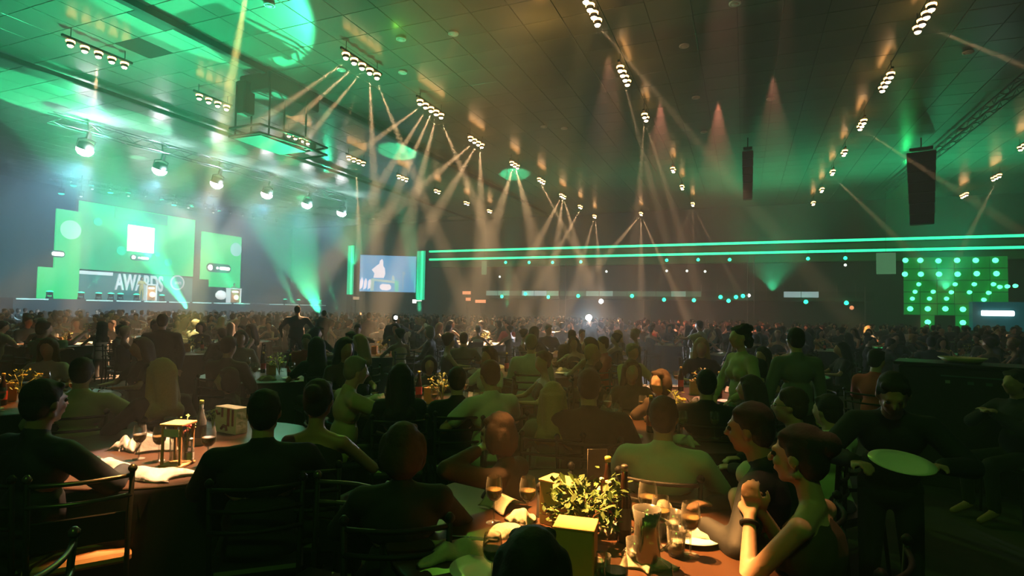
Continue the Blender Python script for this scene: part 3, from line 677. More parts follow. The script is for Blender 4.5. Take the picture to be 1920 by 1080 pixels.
# moving heads on the stage floor and above the screens
def lamp_head(lens, r=.16):
    root = empty('moving_head_lamp')
    obj('base', box(0, 0, .06, .3, .3, .12, bev=.02), M_black, root)
    for s_ in (-1, 1): obj('yoke', box(0, s_ * .16, .26, .08, .04, .34, bev=.01), M_black, root)
    obj('head', lathe(bmesh.new(), [(.06, .2), (.12, .24), (.14, .36), (r, .42)], 12), M_black, root)
    obj('lens', lathe(bmesh.new(), [(.01, .421), (r * .98, .425), (r * .7, .47), (.01, .50)], 12), lens, root)
    return root
LH_G = lamp_head(E_greenl, .2); LH_W = lamp_head(E_spark, .09); first = {'g': LH_G, 'w': LH_W}; used_ = set()
PL_ = []
def place_lamp(k, loc, flip, label, group, scale=1):
    if k not in used_: o = first[k]; used_.add(k); KIDS(o); o.location = loc
    else: o = dup(first[k], loc, 0)
    o.rotation_euler = (math.pi if flip else 0, 0, 0); o.scale = (scale,) * 3
    tag(o, label, 'stage lamp', group); PL_.append(o); return o
for px in (93, 152, 185, 208, 226, 256, 304, 535, 560, 582, 600): place_lamp('g', (-40.3, yz(px, 553, -40.3)[0], STZ), False, 'green stage lamp standing on the front edge of the stage', 'green lamps along the stage front')
rigpts = [(115,365,'g'),(138,350,'g'),(171,337,'g'),(152,370,'w'),(173,356,'w'),(207,344,'w'),(207,363,'g'),(240,351,'g'),(241,369,'w'),(273,358,'w'),(303,365,'g'),(332,371,'w'),(326,386,'g'),(358,376,'g'),(360,388,'g'),(385,382,'w'),(411,386,'g'),(353,391,'w'),(400,400,'w'),(432,391,'w'),(455,398,'w'),(476,404,'w'),(497,412,'w'),(133,327,'w'),(520,398,'w')]
for (px, py, k) in rigpts:
    p = at_x(px, py, -41.5); zz = min(p.z, CEIL - .65)
    place_lamp(k, (p.x, p.y, zz + .45), True, 'green stage lamp hanging above the stage screens' if k == 'g' else 'small white stage lamp hanging above the stage screens', 'green lamps over the stage' if k == 'g' else 'white lamps over the stage', .9)
    o = [q for q in COL.objects if q.get('category') == 'stage lamp'][-1] if False else PL_[-1]
    obj('drop_pole', cyl(bmesh.new(), (0, 0, 0), (0, 0, -max(.1, (10.33 - zz - .45) / .9)), .03, seg=6), M_black, o)
for i, X in enumerate((-41.5,)):
    t = empty('hanging_truss', (X, 0, 0), 0, 'dark pipe truss over the stage that carries green and white lamps', 'truss')
    ya2, yb2 = yz(95, 340, X)[0], yz(540, 410, X)[0]
    for s_ in (-.2, .2):
        for zz in (9.7, 10.05): obj('chord', cyl(bmesh.new(), (s_, ya2, zz), (s_, yb2, zz), .03, seg=6), M_truss, t)
    bm = bmesh.new()
    for k in range(int((yb2 - ya2) / .8)): cyl(bm, (-.2, ya2 + k * .8, 9.7), (-.2, ya2 + k * .8 + .8, 10.05), .015, seg=4); cyl(bm, (.2, ya2 + k * .8, 10.05), (.2, ya2 + k * .8 + .8, 9.7), .015, seg=4)
    o = obj('lattice', bm, M_truss, t); o['kind'] = 'stuff'
# the wash truss in front of the stage
wt = empty('lighting_truss', (0, 0, 0), 0, 'long aluminium truss carrying the six dazzling white wash lamps', 'truss')
print('WPOS', [tuple(round(c, 1) for c in p) for p in WPOS]); p0, p1 = WPOS[0] + Vector((0, -1.5, 1.0)), WPOS[-1] + Vector((0, 1.5, 1.0))
def truss_between(root, a, b, w=.22, r=.025, step=.7):
    a, b = Vector(a), Vector(b); dv = (b - a); L = dv.length; dn = dv.normalized(); sd = dn.cross(Vector((0, 0, 1))).normalized() * w; up = Vector((0, 0, w))
    C_ = [sd + up, sd - up, -sd - up, -sd + up]
    for c in C_: obj('chord', cyl(bmesh.new(), a + c, b + c, r, seg=6), M_truss, root)
    bm = bmesh.new(); n = int(L / step)
    for k in range(n):
        q0_, q1_ = a + dn * k * step, a + dn * (k + 1) * step
        for j in range(4):
            A, B_ = C_[j], C_[(j + 1) % 4]
            if k % 2: A, B_ = B_, A
            cyl(bm, q0_ + A, q1_ + B_, r * .5, seg=4)
    o = obj('lattice', bm, M_truss, root); o['kind'] = 'stuff'
truss_between(wt, p0, p1)
WL = None
for k, p in enumerate(WPOS):
    if WL is None:
        WL = empty('wash_lamp'); obj('suspension_pole', cyl(bmesh.new(), (0, 0, .55), (-.36, 0, 1.09), .025, seg=6), M_truss, WL); obj('clamp', box(0, 0, .5, .12, .12, .25), M_black, WL)
        obj('yoke', tubec(bmesh.new(), [(-.02, -.3, .05), (-.02, -.3, .3), (-.02, 0, .4), (-.02, .3, .3), (-.02, .3, .05)], .03), M_black, WL)
        obj('housing', lathe(bmesh.new(), [(.14, .26), (.24, .2), (.28, 0), (.27, -.05)], 16), M_black, WL)
        obj('lens', lathe(bmesh.new(), [(.01, -.30), (.17, -.26), (.27, -.14), (.28, -.045)], 16), em('wash_lens_white', (.9, .95, 1), 90), WL); o = WL
    else: o = dup(WL, (0, 0, 0), 0)
    o.location = p; o.rotation_euler = (0, .35, 0); o.scale = (1.25,) * 3
    tag(o, ['brightest white wash lamp at the left end of the aluminium truss', 'second white wash lamp from the left on the aluminium truss', 'third white wash lamp from the left on the aluminium truss', 'fourth white wash lamp from the left on the aluminium truss', 'fifth white wash lamp from the left on the aluminium truss', 'white wash lamp at the right end of the aluminium truss'][k], 'stage lamp', 'white wash lamps on the aluminium truss')
# bars of warm moving heads
ROWL = {'r0': 'warm lamp bar in the faint row near the stage', 'r1': 'warm lamp bar in the row fanning beams', 'r2': 'warm lamp bar in the row right of centre', 'r3': 'warm lamp bar in the row on the right', 'r4': 'warm lamp bar at the far right under the ceiling'}
cnt = {}
BARS = {}
def lamp_bar(n):
    root = empty('lamp_bar'); L = n * .42
    obj('bar', box(0, 0, .12, .08, L + .1, .08, bev=.01), M_black, root)
    for s_ in (-1, 1): obj('drop_rod', cyl(bmesh.new(), (0, s_ * L * .4, .15), (0, s_ * L * .4, CEIL - BARZ), .012, seg=5), M_black, root)
    for k in range(n):
        y = (k - (n - 1) / 2) * .42
        h = obj('head', lathe(bmesh.new(), [(.05, .06), (.1, .03), (.11, -.08), (.10, -.12)], 10, (0, y, 0)), M_black, root)
        obj('lens', lathe(bmesh.new(), [(.01, -.17), (.06, -.16), (.085, -.12)], 10, (0, y, 0)), E_warm, h)
        obj('added_glow_ring', lathe(bmesh.new(), [(.112, -.02), (.125, -.01), (.125, .03), (.112, .04)], 10, (0, y, 0)), E_ring, h)  # glowing ring added so the ceiling mirrors a warm light
    return root
for (px, py, n, rid, beams) in CLUSTERS:
    c = at_z(px, py, BARZ)
    if n not in BARS: BARS[n] = lamp_bar(n); o = BARS[n]; KIDS(o); [KIDS(ch) for ch in o.children]; o.location = c
    else: o = dup(BARS[n], c, 0)
    cnt[rid] = cnt.get(rid, 0) + 1
    tag(o, ROWL[rid], 'stage lamp', 'lamp bars of row ' + rid[1])
    o['_row'] = rid
ORD = {1: 'nearest', 2: 'second', 3: 'third', 4: 'fourth', 5: 'fifth', 6: 'sixth', 7: 'seventh', 8: 'eighth', 9: 'ninth'}
seen_ = {}
for o in [o for o in COL.objects if '_row' in o]:
    rid = o['_row']; seen_[rid] = seen_.get(rid, 0) + 1; k = seen_[rid]; base = ROWL[rid].replace('warm lamp bar ', '')
    o['label'] = ('nearest warm lamp bar ' if k == 1 else ORD[k] + ' nearest warm lamp bar ' if k < 10 else 'farthest warm lamp bar ') + base
    del o['_row']
# ceiling beams and hanging rigs
struct(obj('trim_2', box(at_z(300, 210, 10.15).x, 20, 10.2, .16, 56, .16), M_black), 'dark beam under the ceiling nearest the stage')
struct(obj('trim_3', box(at_z(390, 82, 10.15).x, 20, 10.2, .22, 56, .2), M_black), 'dark beam under the ceiling above the hanging frame')
c0 = at_z(535, 160, 10.2)
hs = empty('hanging_scaffold', (c0.x, c0.y, 0), 0, 'dark scaffold frame with a curved rail hanging under the green ceiling', 'frame')
obj('motor_box', box(-.2, 0, 9.85, 1.5, 2.6, .7, bev=.05), M_black, hs); obj('side_cover', box(-.6, -1.3, 9.3, .5, .5, 1.2, bev=.05), M_black, hs)
for (x, y) in ((-.7, -1.6), (-.7, -.9), (.7, -1.4), (.7, .4), (-.5, .5), (.2, -.2)): obj('post', cyl(bmesh.new(), (x, y, 7.75), (x, y, 9.7), .035, seg=6), M_black, hs)
for z in (7.75, 8.05):
    obj('rail', tubec(bmesh.new(), [(-.75, -1.8, z), (.7, -1.8, z), (1.0, 0, z), (.8, 1.5, z + .05), (.1, 2.1, z + .25), (-.5, 1.6, z + .05), (-.75, -.2, z), (-.75, -1.8, z)], .045), M_black, hs)
obj('deck', box(0, -.6, 7.72, 1.3, 2.2, .06), M_black, hs)
for k in range(5): obj('lamp_can', lathe(bmesh.new(), [(.08, -.15), (.12, -.1), (.12, .15), (.06, .2)], 10, (-.5 + .3 * k, -1.0 + .45 * k, 7.95)), M_truss, hs)
def speaker_array(px, pyt, pyb, w, label, n=7):
    t = at_z(px, pyt, 10.2); dep = pix(t)[2]; zb_ = 1.7 + (584 - pyb + (px - 960) * .017) * dep / 1060
    root = empty('speaker_array', (t.x, t.y, 0), math.atan2(t.y, t.x) + math.pi / 2, label, 'speaker'); hgt = (9.6 - zb_) / n
    for k in range(n): obj('speaker_box', box(0, .02 * k * k * .3, 9.6 - (k + .5) * hgt, w * (1 - .03 * k), .5, hgt * .93, bev=.03), M_black, root)
    obj('hanging_bracket', box(0, 0, 9.75, w * .8, .3, .12), M_black, root); obj('cable', cyl(bmesh.new(), (0, 0, 9.8), (0, 0, 10.3), .03, seg=5), M_black, root)
speaker_array(1727, 262, 425, 1.15, 'large black speaker column hanging from the ceiling on the right')
speaker_array(1402, 262, 378, .5, 'slim black speaker column hanging right of the centre', 6)
tt = empty('ceiling_truss', (0, 0, 0), 0, 'dark diagonal truss under the ceiling at the right edge', 'truss'); truss_between(tt, at_z(1935, 140, 10.0), at_z(1742, 298, 10.0), .16, .03)
tt = empty('ceiling_truss', (0, 0, 0), 0, 'short dark diagonal truss left of the large black speaker column', 'truss'); truss_between(tt, at_z(1722, 312, 10.0), at_z(1660, 360, 10.0), .16, .03)
DLm = None
for (px, py) in [(1283,85),(1305,182),(1378,5),(850,62),(752,72),(872,310),(1020,237),(1058,240),(1445,185),(1815,97),(1320,247),(640,130),(505,8),(700,410),(755,135),(1805,245)]:
    p = at_z(px, py, 10.3)
    if DLm is None:
        DLm = empty('ceiling_downlight'); obj('ring', lathe(bmesh.new(), [(.16, 0), (.16, -.04), (.12, -.05), (.12, 0)], 14, cap=False), M_porc, DLm); obj('diffuser', lathe(bmesh.new(), [(.11, -.03), (.08, -.06), (.01, -.07)], 14), M_porc, DLm); o = DLm; KIDS(o)
    else: o = dup(DLm, p, 0)
    o.location = p; tag(o, 'small round unlit downlight set in the dark ceiling', 'ceiling lamp', 'unlit downlights in the ceiling')
# ---------------------------------------------------------------- side screen and far wall
FY = 47.6
def led_column(px0, px1, pyt, pyb, Y, label):
    a, b_ = at_y(px0, pyb, Y), at_y(px1, pyb, Y); zt_ = at_y(px0, pyt, Y).z; zb_ = a.z; n = 4; w = (b_.x - a.x)
    root = empty('led_column', ((a.x + b_.x) / 2, Y, zb_), 0, label, 'light column')
    obj('back', box(0, .1, (zt_ - zb_) / 2, w, .12, zt_ - zb_), M_black, root)
    for k in range(n): obj('tube', box((k + .5) * w / n - w / 2, 0, (zt_ - zb_) / 2, w / n * .72, .1, (zt_ - zb_) * .98, bev=.01), E_col if k != 2 else E_strip, root)
    obj('foot', box(0, 0, -.12 - (zb_ - .12) / 2 + .12 - .12, w * .7, .3, max(.1, zb_ - .02)), M_black, root)
    return root
led_column(650, 662, 460, 553, 44, 'thin column of green light tubes left of the blue side screen')
led_column(780, 796, 470, 563, 45, 'thick column of green light tubes right of the blue side screen')
a, b_ = at_y(674, 546, 43.5), at_y(779, 553, 46.2); L = (b_ - a).xy.length; ang = math.atan2(b_.y - a.y, b_.x - a.x)
zt_ = at_y(674, 478, 43.5).z
ss = empty('side_screen', (a.x, a.y, 0), ang, 'blue side screen showing a speaker in white at a green lit table', 'screen'); z_0 = a.z
obj('display', box(L / 2, 0, (z_0 + zt_) / 2, L, .15, zt_ - z_0), em('screen_blue', (.15, .42, .72), 1.3), ss)
obj('frame', box(L / 2, .12, (z_0 + zt_) / 2, L + .15, .1, zt_ - z_0 + .15), M_black, ss); obj('stand', box(L / 2, .12, z_0 / 2, L * .8, .1, z_0), M_black, ss)
def sp(u, v): return (u * L, z_0 + (1 - v) * (zt_ - z_0))
def spoly(name, pts, m, y=-.1, t=.03):
    bm = bmesh.new(); P_ = [sp(*p) for p in pts]
    F = [bm.verts.new((p[0], y, p[1])) for p in P_]; Bk = [bm.verts.new((p[0], y + t, p[1])) for p in P_]
    bm.faces.new(F); bm.faces.new(Bk[::-1]); n = len(P_)
    for k in range(n): bm.faces.new((F[k], F[(k + 1) % n], Bk[(k + 1) % n], Bk[k]))
    bmesh.ops.recalc_face_normals(bm, faces=bm.faces[:]); return obj(name, bm, m, ss)
E_sw = em('screen_figure_white', (.9, .88, .95), 1.5); E_sg = em('screen_table_mint', (.15, .85, .60), 1.1); E_sp = em('screen_table_pale', (.6, .9, .82), 1.0)
spoly('shown_speaker', [(.24,.62),(.26,.5),(.21,.4),(.26,.33),(.30,.28),(.34,.24),(.35,.14),(.385,.10),(.41,.16),(.405,.28),(.44,.36),(.45,.5),(.42,.62)], E_sw)
spoly('shown_table', [(.2,.64),(.62,.70),(.62,.76),(.26,.71),(.25,.98),(.19,.98)], E_sp, -.11); spoly('shown_table_edge', [(.62,.68),(.69,.7),(.69,.99),(.63,.99),(.62,.76)], E_sg, -.11)
spoly('shown_sign', [(.36,.83),(.4,.79),(.53,.80),(.56,.85),(.55,.92),(.5,.96),(.4,.95),(.36,.9)], E_sw, -.12); spoly('shown_bottle', [(.57,.68),(.57,.58),(.59,.53),(.61,.58),(.62,.68)], E_sp, -.12)
spoly('shown_microphone', [(.75,.44),(.80,.44),(.82,.5),(.78,.53),(.78,.95),(.76,.95),(.76,.5)], em('screen_mid_blue', (.3, .62, .75), .9), -.1)
for k, u in enumerate((.0, .07, .14)): spoly('shown_flower', [(u, .95), (u + .01, .72), (u + .04, .62 + .02 * k), (u + .065, .72), (u + .05, .9)], E_sw, -.12)
def lamp_sign(px, py, w, h, m, label, cat='sign lamp', Y=FY - 1.5, grp=None):
    p = at_y(px, py, Y); root = empty('wall_sign', tuple(p), 0, label, cat, grp)
    W_ = w * p.length / 1100; H_2 = h * p.length / 1100
    obj('lit_face', box(0, 0, 0, W_, .08, H_2, bev=.01), m, root); obj('housing', box(0, .1, 0, W_ * 1.05, .12, H_2 * 1.15), M_black, root)
    obj('post', box(0, .12, -p.z / 2, .08, .08, p.z), M_black, root)
for (px, py, w, h, m, l) in [(665,559,20,5,E_tan,'tan lit counter sign under the left green column'),(718,561,20,5,E_tan,'tan lit counter sign under the blue side screen'),(782,565,20,7,E_text,'white lit sign at the foot of the thick green column'),
                          (875,549,17,6,E_orange,'upper orange lit sign left of the balcony'),(878,561,10,6,E_orange,'small orange lit sign between two longer ones'),(901,565,22,6,E_orange,'lower orange lit sign left of the balcony')]: lamp_sign(px, py, w, h, m, l)
p0 = at_y(807, 478, FY)
for (pa, pb, l) in [((805,472),(1925,441),'upper green light tube running along the far wall'), ((805,487),(1925,463),'lower green light tube running along the far wall')]:
    za = at_y(*pa, FY).z; zb_ = at_y(*pb, FY).z; zc = (za + zb_) / 2; xa = at_y(*pa, FY).x; xb = 31.5
    root = empty('light_tube', (xa, FY, zc), 0, l, 'light tube'); n = 9; L = (xb - xa) / n
    for k in range(n): obj('tube_segment', cyl(bmesh.new(), (k * L + .01, 0, 0), ((k + 1) * L - .01, 0, 0), .095, seg=10), E_strip, root)
    obj('mount_rail', box((xb - xa) / 2, .12, 0, xb - xa, .12, .34), M_black, root)
struct(obj('trim_4', box((p0.x + 32) / 2, FY + .6, at_y(1300, 475, FY).z, 32 - p0.x, .9, 1.6), mat('fascia_green_light_tint', (.03, .22, .08), .6, noise=.2, scale=2)), 'deep fascia on the far wall behind the green tubes')  # green light falling on the fascia is put into its colour
# balcony
zb_ = at_y(1200, 556, 46).z; xa, xb = at_y(912, 550, 46).x, at_y(1640, 560, 46).x
struct(obj('trim_5', box((xa + xb) / 2, 47.4, zb_ - .12, xb - xa, 3.0, .24), M_wall), 'balcony slab along the far wall')
bal = empty('balcony_rail', (xa, 45.95, zb_), 0, 'pale balcony balustrade with thin posts along the far wall', 'railing')
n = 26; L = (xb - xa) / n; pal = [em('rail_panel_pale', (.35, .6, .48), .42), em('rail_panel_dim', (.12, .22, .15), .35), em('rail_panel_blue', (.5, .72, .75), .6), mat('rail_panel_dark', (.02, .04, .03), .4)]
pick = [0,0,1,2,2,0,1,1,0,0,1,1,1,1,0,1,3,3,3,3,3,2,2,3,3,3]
for k in range(n):
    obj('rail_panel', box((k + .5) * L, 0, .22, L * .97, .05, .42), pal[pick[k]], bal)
    obj('post', cyl(bmesh.new(), (k * L, 0, 0), (k * L, 0, 1.0 if k > 15 else .55), .03, seg=6), M_rail, bal)
def hang_lamp(px, py, m, label, grp, Y=46.4, r=.14, up=1.2):
    p = at_y(px, py, Y); root = empty('pendant_lamp', tuple(p), 0, label, 'lamp', grp)
    obj('bulb', lathe(bmesh.new(), [(.01, -r), (r * .8, -r * .6), (r, 0), (r * .7, r * .7), (.03, r)], 10), m, root); obj('cord', cyl(bmesh.new(), (0, 0, r * .9), (0, 0, r + up), .012, seg=4), M_black, root)
for (px, py) in [(948,492),(992,492),(1036,492),(1089,491),(1250,488),(1309,487),(1368,487),(1515,485),(1585,484)]: hang_lamp(px, py, E_greenl, 'small green lamp hanging just under the long green tubes', 'green lamps under the long tubes', 46.6, .13, .5)
for (px, py) in [(1137,509),(1250,508),(1288,508),(1322,509),(937,519),(1585,497)]: hang_lamp(px, py, E_spark, 'tiny white lamp hanging between the green tubes and the balcony', 'white lamps above the balcony', 46.6, .1, 1.0)
for (px, py) in [(941,556),(985,551),(1028,557),(1084,555),(1185,555),(1245,562),(1301,563),(1351,557),(1366,564),(1380,557),(1393,555),(1511,566),(1587,568)]: hang_lamp(px, py, E_greenl, 'green lamp glowing at the edge of the balcony', 'green lamps along the balcony', 45.6, .15, .15)
hang_lamp(1127, 565, em('white_globe', (.85, .95, 1), 6), 'white pendant lamp hanging under the balcony above the dazzling light', None, 45, .2, .3)
hang_lamp(1597, 577, E_orange, 'small red lamp at the right end of the balcony', None, 45, .14, .3); hang_lamp(1404, 554, E_text, 'white lamp among the green lamps on the balcony', None, 45.6, .13, .1)
for (px, pt, pb, l) in [(908,489,515,'grey banner hanging at the left end of the balcony'),(1661,474,514,'grey banner hanging left of the wall of green bulbs')]:
    a, b_ = at_y(px, pt, 46), at_y(px, pb, 46); w = .5 if px < 1000 else 1.15
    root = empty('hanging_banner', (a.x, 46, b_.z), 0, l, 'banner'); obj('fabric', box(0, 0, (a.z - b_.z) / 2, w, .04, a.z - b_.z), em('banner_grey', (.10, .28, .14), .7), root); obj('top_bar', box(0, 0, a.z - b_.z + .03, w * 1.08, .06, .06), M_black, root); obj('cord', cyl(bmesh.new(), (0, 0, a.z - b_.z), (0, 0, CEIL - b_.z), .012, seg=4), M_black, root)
for (px, pt, pb) in [(1049,492,530),(1061,492,530),(1207,563,596),(1219,563,596),(1402,478,600),(1414,478,600),(1622,538,605)]:
    a = at_y(px, pt, 45.2); b_ = at_y(px, pb, 45.2); o = obj('slim_post', cyl(bmesh.new(), (a.x, 45.2, 0), (a.x, 45.2, a.z), .035, seg=6), M_rail); tag(o, 'slim grey post standing before the far wall', 'post', 'slim posts before the far wall')
# bulb wall and booth
BY = 43.0
bw = empty('bulb_wall', (0, BY, 0), 0, 'green wall studded with rows of glowing bulbs at the right', 'light wall')
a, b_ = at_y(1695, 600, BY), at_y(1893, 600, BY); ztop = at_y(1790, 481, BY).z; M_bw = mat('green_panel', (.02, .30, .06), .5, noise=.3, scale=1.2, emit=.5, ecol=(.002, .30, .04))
E_bulb = em('wall_bulb_mint', (.08, .85, .36), 4.0)
nx_, nz_ = 6, 5; W_ = (b_.x - a.x) / nx_; z0_ = at_y(1790, 592, BY).z; H_3 = (ztop - z0_) / nz_
for i in range(nx_):
    for j in range(nz_): obj('panel', box(a.x + (i + .5) * W_, .1, z0_ + (j + .5) * H_3, W_ - .04, .1, H_3 - .04, bev=.01), M_bw, bw)
for px in (1740, 1806):
    q = at_y(px, 604, BY); obj('panel', box(q.x, .1, (z0_ + .9) / 2, W_ * .8, .1, z0_ - .9), M_bw, bw)
for (px, py) in [(1698,488),(1726,488),(1760,489),(1795,488),(1830,488),(1867,488),(1697,514),(1727,514),(1761,514),(1796,514),(1832,513),(1869,513),(1723,533),(1791,533),(1827,533),(1863,533),(1875,538),(1889,537),(1904,536),(1716,547),(1750,547),(1784,548),(1818,548),(1854,549),(1711,560),(1743,560),(1775,560),(1845,562),(1707,579),(1740,579),(1773,579),(1806,580),(1841,581),(1875,582),(1740,604),(1806,605)]:
    q = at_y(px, py, BY); obj('bulb', cyl(bmesh.new(), (q.x, .05, q.z), (q.x, -.12, q.z), .13 if py > 530 and py < 570 else .17, .1, seg=8), E_bulb, bw)
q0, q1 = at_y(1820, 566, BY - 1), at_y(1960, 566, BY - 1)
bt = empty('booth', (0, BY - 1, 0), 0, 'dim blue booth with a white neon bar in front of the bulb wall', 'booth')
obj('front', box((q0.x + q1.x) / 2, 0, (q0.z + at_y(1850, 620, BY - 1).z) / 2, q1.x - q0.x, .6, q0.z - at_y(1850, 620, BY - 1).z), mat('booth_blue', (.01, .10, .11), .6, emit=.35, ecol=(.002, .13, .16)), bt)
obj('plinth', box((q0.x + q1.x) / 2, 0, .4, q1.x - q0.x, .5, .9), M_black, bt)
q0, q1 = at_y(1842, 587, BY - 1.5), at_y(1902, 588, BY - 1.5); obj('neon_bar', cyl(bmesh.new(), (q0.x, -.4, q0.z), (q1.x, -.4, q0.z), .16, seg=10), em('neon_white', (.85, .95, 1), 4), bt)

# ---------------------------------------------------------------- tables
TZ = .754
rt0 = round_table(); sk0 = skirt_mesh(); KIDS(rt0)
def table_label(i, t):
    q = pix((t.x, t.y, .75))
    names = {0: 'nearest round table, lower right of the centre, crowded with glasses', 1: 'near left round table covered with crumpled white napkins', 2: 'round table behind the guest in the white shirt', 3: 'round table with the bright yellow centrepiece right of the middle',
             4: 'round table with yellow flowers left of the middle', 5: 'round table cut by the left edge of the picture', 6: 'dim round table with grey glassware at the centre left', 7: 'round table behind the guest in the olive shirt', 8: 'round table lit pink right of the centre',
             9: 'lit round table below the dazzling white light', 10: 'round table beside the standing woman with curly hair'}
    return names.get(i)
def zone(q):
    col = 'far left' if q[0] < 250 else 'left' if q[0] < 520 else 'centre left' if q[0] < 800 else 'centre' if q[0] < 1080 else 'centre right' if q[0] < 1350 else 'right' if q[0] < 1640 else 'far right'
    d = q[2]; row = 'near' if d < 9 else 'middle' if d < 14 else 'rear' if d < 20 else 'farthest'
    return col, row
cntz = {}
order = sorted(range(len(TABLES)), key=lambda i: pix((TABLES[i].x, TABLES[i].y, .75))[2])
TAB = {}
for i in order:
    t = TABLES[i]; q = pix((t.x, t.y, .75)); col, row = zone(q); l = table_label(i, t)
    if not l:
        k = cntz.get((col, row), 0); cntz[(col, row)] = k + 1
        l = ('round table, %s rows, %s of the hall' % (row, col)) + ('' if k == 0 else ', ' + ['', 'second', 'third', 'fourth', 'fifth', 'sixth', 'seventh', 'eighth', 'ninth', 'tenth', 'eleventh', 'twelfth', 'thirteenth', 'fourteenth', 'fifteenth', 'sixteenth', 'seventeenth', 'eighteenth', 'nineteenth', 'twentieth'][min(k, 19)] + ' from the camera')
    if i == order[0]: o = rt0; o.location = (t.x, t.y, 0)
    else: o = dup(rt0, (t.x, t.y, 0), 0)
    tag(o, l, 'table', 'round banquet tables')
    sh = {0: 'nearest table', 1: 'near left table', 2: 'table before the white-shirted man', 3: 'table right of the middle', 4: 'table left of the middle', 5: 'table at the left edge', 6: 'dim centre left table', 7: 'table behind the olive shirt', 8: 'pink-lit table', 9: 'table below the dazzling light', 10: 'table beside the curly-haired woman'}.get(i)
    TAB[i] = sh or '%s %s table' % (row, col) + l.split('of the hall')[1].replace(' from the camera', '').replace(',', ' number')
    c = obj('tablecloth', sk0); c.location = (t.x, t.y, 0); c.rotation_euler = (0, 0, rgt.uniform(0, 6))
    tag(c, 'black cloth hanging round the ' + TAB[i], 'tablecloth', 'black tablecloths')
# ---------------------------------------------------------------- the people one can tell apart
def away(x, y): return math.atan2(y, x)
HEROES = []; CHAIRS = []
chair0 = chair(); KIDS(chair0); COL_used = [False]
def put_chair(x, y, rz, label, group='black metal chairs'):
    if not COL_used[0]: o = chair0; COL_used[0] = True; o.location = (x, y, 0); o.rotation_euler = (0, 0, rz)
    else: o = dup(chair0, (x, y, 0), rz)
    return tag(o, label, 'chair', group)
def hero(px, yt, d, a, label, skin=SKIN, hairm=HAIRD, top=C_BLACK, bottom=C_BLACK, topname='shirt', chairlab=None, zt=None, dx=0, **kw):
    pose = kw.get('pose', 'sit'); lean = kw.get('lean', (0, 0))
    p = at_d(px, yt, d); std = (1.36 if pose == 'sit' else 1.745)
    base = .545 if pose == 'sit' else .93
    std = base + (std - base) * math.cos(lean[1])
    sc = max(.86, min(1.1, p.z / std)); sc = sc if zt is None else zt
    fa = away(p.x, p.y) - math.radians(a); rz = fa - math.pi / 2
    sh = .04 + math.sin(lean[1]) * .72; x, y = p.x - math.cos(fa) * sh * sc, p.y - math.sin(fa) * sh * sc
    kw.setdefault('vox', .012 if d < 3 else .016 if d < 6 else .024 if d < 12 else .035)
    parts = make_person(**kw)
    root = put_person(parts, (x, y, 0), rz, label, skin, hairm, top, bottom, None, topname, 'skirt' if kw.get('wear') in ('dress', 'lowback') else 'trousers', sc)
    HEROES.append((x, y)); root['_parts'] = 1; del root['_parts']
    if pose == 'sit' and chairlab != 0:
        cx, cy = x - math.cos(fa) * .02, y - math.sin(fa) * .02
        put_chair(cx, cy, rz, chairlab or 'black metal chair under the ' + ' '.join(label.split()[:9]), 'chairs of the nearer guests')
    return root, parts, x, y, rz, sc
REST = ((-.16, .36, .80), (.16, .36, .80)); LAP = ((-.1, .28, .66), (.1, .28, .66))
hero(90, 706, 2.9, 55, 'man in a dark suit at the left edge, cheek lit red', SKIN2, HAIRD, C_SUIT, topname='jacket', wear='suit', hands=REST, detail=1, width=1.1)
hero(155, 667, 4.4, 8, 'man in a pale olive shirt with his back turned, left', top=C_OLIVE, wear='shirt', hands=((-.2, .35, .82), (.3, .32, .86)))
hero(302, 668, 4.3, -22, 'woman with long blonde hair in a dark jacket, back turned', hairm=HAIRB, top=C_BLACK, topname='jacket', fem=True, hair='long', wear='shirt', hands=REST)
hero(424, 690, 4.95, -80, 'brown-haired woman in profile beside the striped white box', hairm=HAIRR, fem=True, hair='bob', wear='tee', hands=REST)
hero(497, 725, 2.9, 4, 'broad dark-haired guest in black, back turned, left of the bare-backed woman', hairm=HAIRD, wear='suit', topname='jacket', width=1.2, hands=REST)
hero(600, 706, 3.2, 18, 'bare-backed woman with pinned-up dark hair in a strapless black dress', SKIN2, fem=True, hair='updo', wear='lowback', hands=REST, topname='dress')
hero(672, 665, 4.7, 72, 'man in an olive shirt in profile, reaching his hand forward', top=C_OLIVE, hairm=HAIRG, wear='shirt', hands=((-.1, .42, .86), (.12, .5, .92)), lean=(0, .12))
hero(752, 678, 4.5, 0, 'woman with long dark hair in black, back turned, before the yellow flowers', fem=True, hair='long', wear='shirt', hands=LAP)
hero(857, 685, 4.7, -8, 'dark-haired guest in black left of the guest in the green-lit shirt', wear='suit', topname='jacket', hands=REST)
hero(917, 672, 4.6, -30, 'man in a white shirt tinted green by the light, centre', top=C_WHITE, hairm=HAIRR, wear='tee', hands=((-.25, .3, .78), (.2, .36, .80)), width=1.05)
hero(1037, 712, 4.0, 0, 'woman with straight blonde hair in grey, back turned, centre', hairm=HAIRB, top=C_GREY, fem=True, hair='long', wear='shirt', hands=REST)
hero(757, 785, 2.45, 3, 'near woman with dark brown bobbed hair in black, back turned', hairm=HAIRR, fem=True, hair='bob', wear='shirt', hands=REST, width=1.15)
hero(930, 768, 2.95, -62, 'woman with brown bobbed hair resting her chin on her hand', SKIN, HAIRR, C_BROWN, fem=True, hair='bob', wear='shirt', hands=((-.10, .20, 1.12), (.02, .3, .8)), lean=(0, .12), detail=1)
hero(1105, 688, 3.9, 0, 'large dark-clothed guest, back turned, centre right', wear='suit', topname='jacket', width=1.25, hands=REST)
hero(1245, 738, 3.1, 5, 'man in a white shirt with his back turned, before the amber glasses', top=C_WHITE, wear='shirt', width=1.12, hands=REST)
